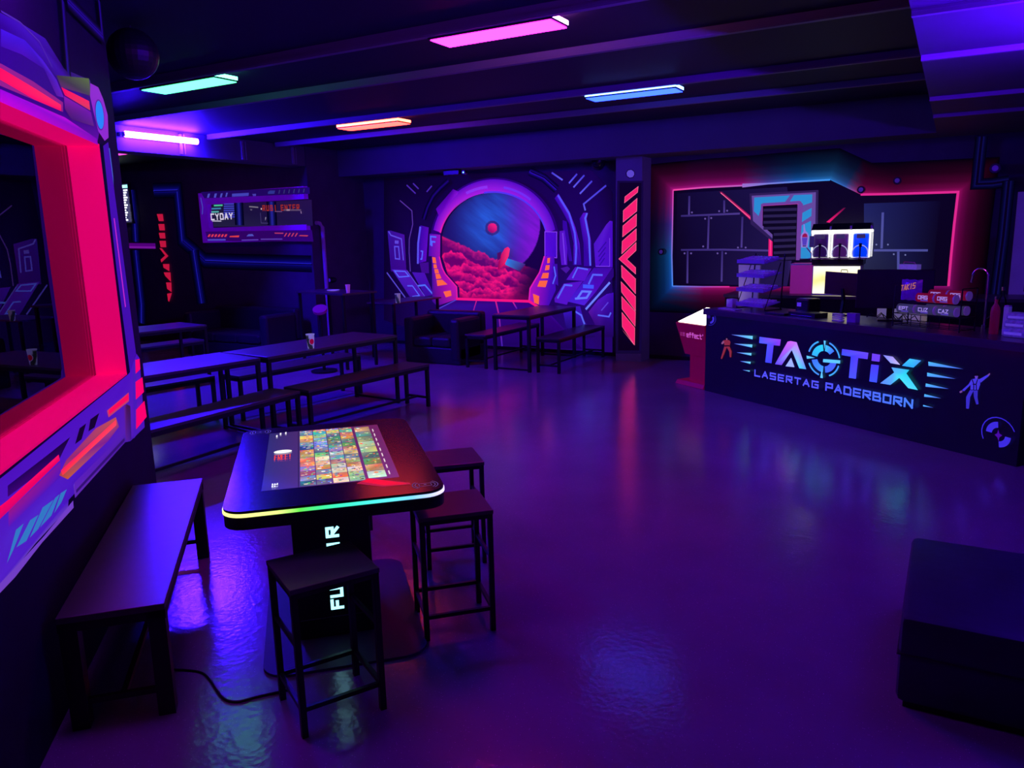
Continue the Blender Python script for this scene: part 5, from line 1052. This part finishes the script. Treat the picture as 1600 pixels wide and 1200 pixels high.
# lit opening below monitor: pale tray with cables
t_ = toworld('power_strip_tray', 'pale lit tray with tangled cables below the monitor', 'tray', 1395, 497); B().box(-.32, .26, .16, .18, .0, .10).make('back_plate', mat('pale_tray', (.5, .48, .45), .5, emit=lin((110, 100, 105)), es=.6, noise=.2, nscale=20), t_)
b = B()
for k in range(4): b.tube([(-.3+k*.13, -.03, .01), (-.25+k*.13, -.02, .05+.01*k), (-.2+k*.13, .0, .02), (-.12+k*.13, -.03, .07), (-.08+k*.13, -.02, .01)], .005, 6)
b.make('cable', M['black'], t_)
# tap
tp = toworld('tap', 'tall chrome arched tap behind the crisps rack', 'tap', 1537, 512, KH); pz = hpx(Vector(tp.location), 420); 
R_ = .075; pts = [(0, 0, 0), (0, 0, .15), (0, 0, pz-R_)]+[(-R_+R_*math.cos(t_), 0, pz-R_+R_*math.sin(t_)) for t_ in [math.radians(15*k) for k in range(1, 13)]]+[(-2*R_-.008, 0, pz-R_-.06)]
B().tube(pts, .011, 10).make('spout', M['chrome'], tp, smooth=True); B().cyl((0, 0, .02), .022, .04, seg=16).make('base', M['chrome'], tp, smooth=True); B().bar((.02, 0, .1), (.06, -.01, .13), .012, seg=8).make('lever', M['chrome'], tp)
def bottle(px, py, h, r, m_, label, capm=None, name='bottle'):
    t_ = toworld(name, label, 'bottle', px, py); B().lathe([(r, 0), (r, h*.62), (r*.85, h*.7), (r*.35, h*.8), (r*.33, h*.92)], 20).make('bottle_body', m_, t_, smooth=True); B().cyl((0, 0, h*.95), r*.4, h*.08, seg=14).make('cap', capm or M['chrome'], t_, smooth=True); return t_
bottle(1552, 515, .34, .038, mat('dark_red_bottle', (.3, .01, .05), .35, emit=lin((60, 0, 30)), es=.5, noise=.1, nscale=9), 'dark red bottle at the right end of the bar')
bottle(1562, 505, .40, .036, M['clear'], 'clear spray bottle catching the light beside the tap', M['chrome'], 'spray_bottle')
t_ = simplebox('cup_stack', 'white upright carton next to the red bottle', 'carton', 1571, 519, .045, .05, .25, mat('lilac_carton', (.4, .35, .6), .5, emit=lin((60, 45, 130)), es=.5, noise=.1, nscale=9)); B().box(-.02, .02, -.02, .02, .25, .262).make('lid', M['white'], t_)
M_bag = mat('clear_pack_film', (.3, .25, .6), .15, emit=lin((48, 30, 130)), es=.5, noise=.7, nscale=35, bump=.4)
for k, (w_, h_, z_) in enumerate(((.20, .075, 0), (.19, .07, .076), (.17, .065, .147))):
    p = kdepth(1590, .30); t_ = thing('snack_bag', ('lowest', 'middle', 'topmost')[k]+' of the three glossy snack packs stacked at the right end of the bar', 'packet', (p.x, p.y, KH+z_), KANG+.1*k, 'stacked snack packs')
    B().box(-w_/2, w_/2, -.07, .07, 0, h_, bev=.02).make('pack', M_bag, t_, smooth=True); B().box(-w_/2+.02, w_/2-.03, -.072, -.068, h_*.3, h_*.6).make('pack_label', mat('pack_label_print', (.5, .45, .8), .5, emit=lin((90, 70, 200)), es=.5, noise=.2, nscale=60), t_)
# ------------------------------------------------------------------ small ceiling and wall fixtures
def dome(x, y, z, label, r=.10):
    t_ = thing('dome_camera', label, 'camera', (x, y, z)); B().cyl((0, 0, -.02), r*1.05, .04, seg=24).make('housing', M['black'], t_, smooth=True); B().lathe([(r, -.04), (r*.95, -.04-r*.35), (r*.7, -.04-r*.72), (r*.35, -.04-r*.93), (.0001, -.04-r)], 24).make('dome', M['blackgloss'], t_, smooth=True)
p = onz(940, 252, ZS); dome(p.x, min(p.y, 11.8), ZS, 'small black dome camera under the soffit beside the pilaster', .11)
sp = thing('hanging_ball', 'dull black ball hanging from the ceiling beside the left wall end', 'ball', tuple(onz(207, 60, ZC-.02)))
sp.location = (-5.40, 3.97, ZC); bl = B(); rr = bmesh.ops.create_uvsphere(bl.b, u_segments=28, v_segments=16, radius=.18)['verts']; bmesh.ops.translate(bl.b, verts=rr, vec=(0, 0, -.20)); bl.make('ball', mat('dull_dark_ball', (.012, .01, .016), .42, noise=.2, nscale=20), sp); B().cyl((0, 0, -.03), .008, .06, seg=8).make('rod', M['metal'], sp)
def spot(px, py, pl, label, facing=(0, -1, 0), s=.05):
    p = onp(px, py, *pl); t_ = thing('wall_spotlight', label, 'spotlight', tuple(p)); B().cyl((0, -.01, 0), s*.7, .02, axis='Y', seg=16).make('mount', M['black'], t_); B().bar((0, -.02, 0), (0, -.09, s*.6), .016).make('arm', M['black'], t_)
    B().cyl((0, -.10, 0), s, .12, axis='Y', seg=20).make('head', M['black'], t_, smooth=True); B().cyl((0, -.162, 0), s*.6, .006, axis='Y', seg=20).make('lens', M['paleplastic'], t_); return t_
spot(1347, 297, PL, 'small wall spotlight above the bend in the glowing bar frame'); spot(1403, 283, PL, 'small round spotlight on the wall above the bar frame'); spot(1038, 393, PL, 'small round spotlight at the left edge of the glowing bar frame')
spot(1554, 264, PL, 'small dark spotlight inside the blue outline at the far right', s=.06); spot(524, 437, (PT[0], PT[1]) if False else ((XB+.01, 11, 0), (1, 0, 0)), 'small dark spotlight low on the far corner wall')
em_ = thing('sensor', 'ceiling-mounted sensor with a tiny green light above the mural', 'sensor', (-7.55, 11.55, ZS)); B().box(-.22, .1, -.05, .05, -.09, 0, bev=.01).make('housing', M['black'], em_); B().cyl((.2, -.02, -.06), .035, .08, axis='Y', seg=14).make('head', M['black'], em_); B().cyl((.2, -.063, -.06), .012, .005, axis='Y', seg=10).make('indicator', emitter('green_indicator', (.6, 2.5, .8)), em_)
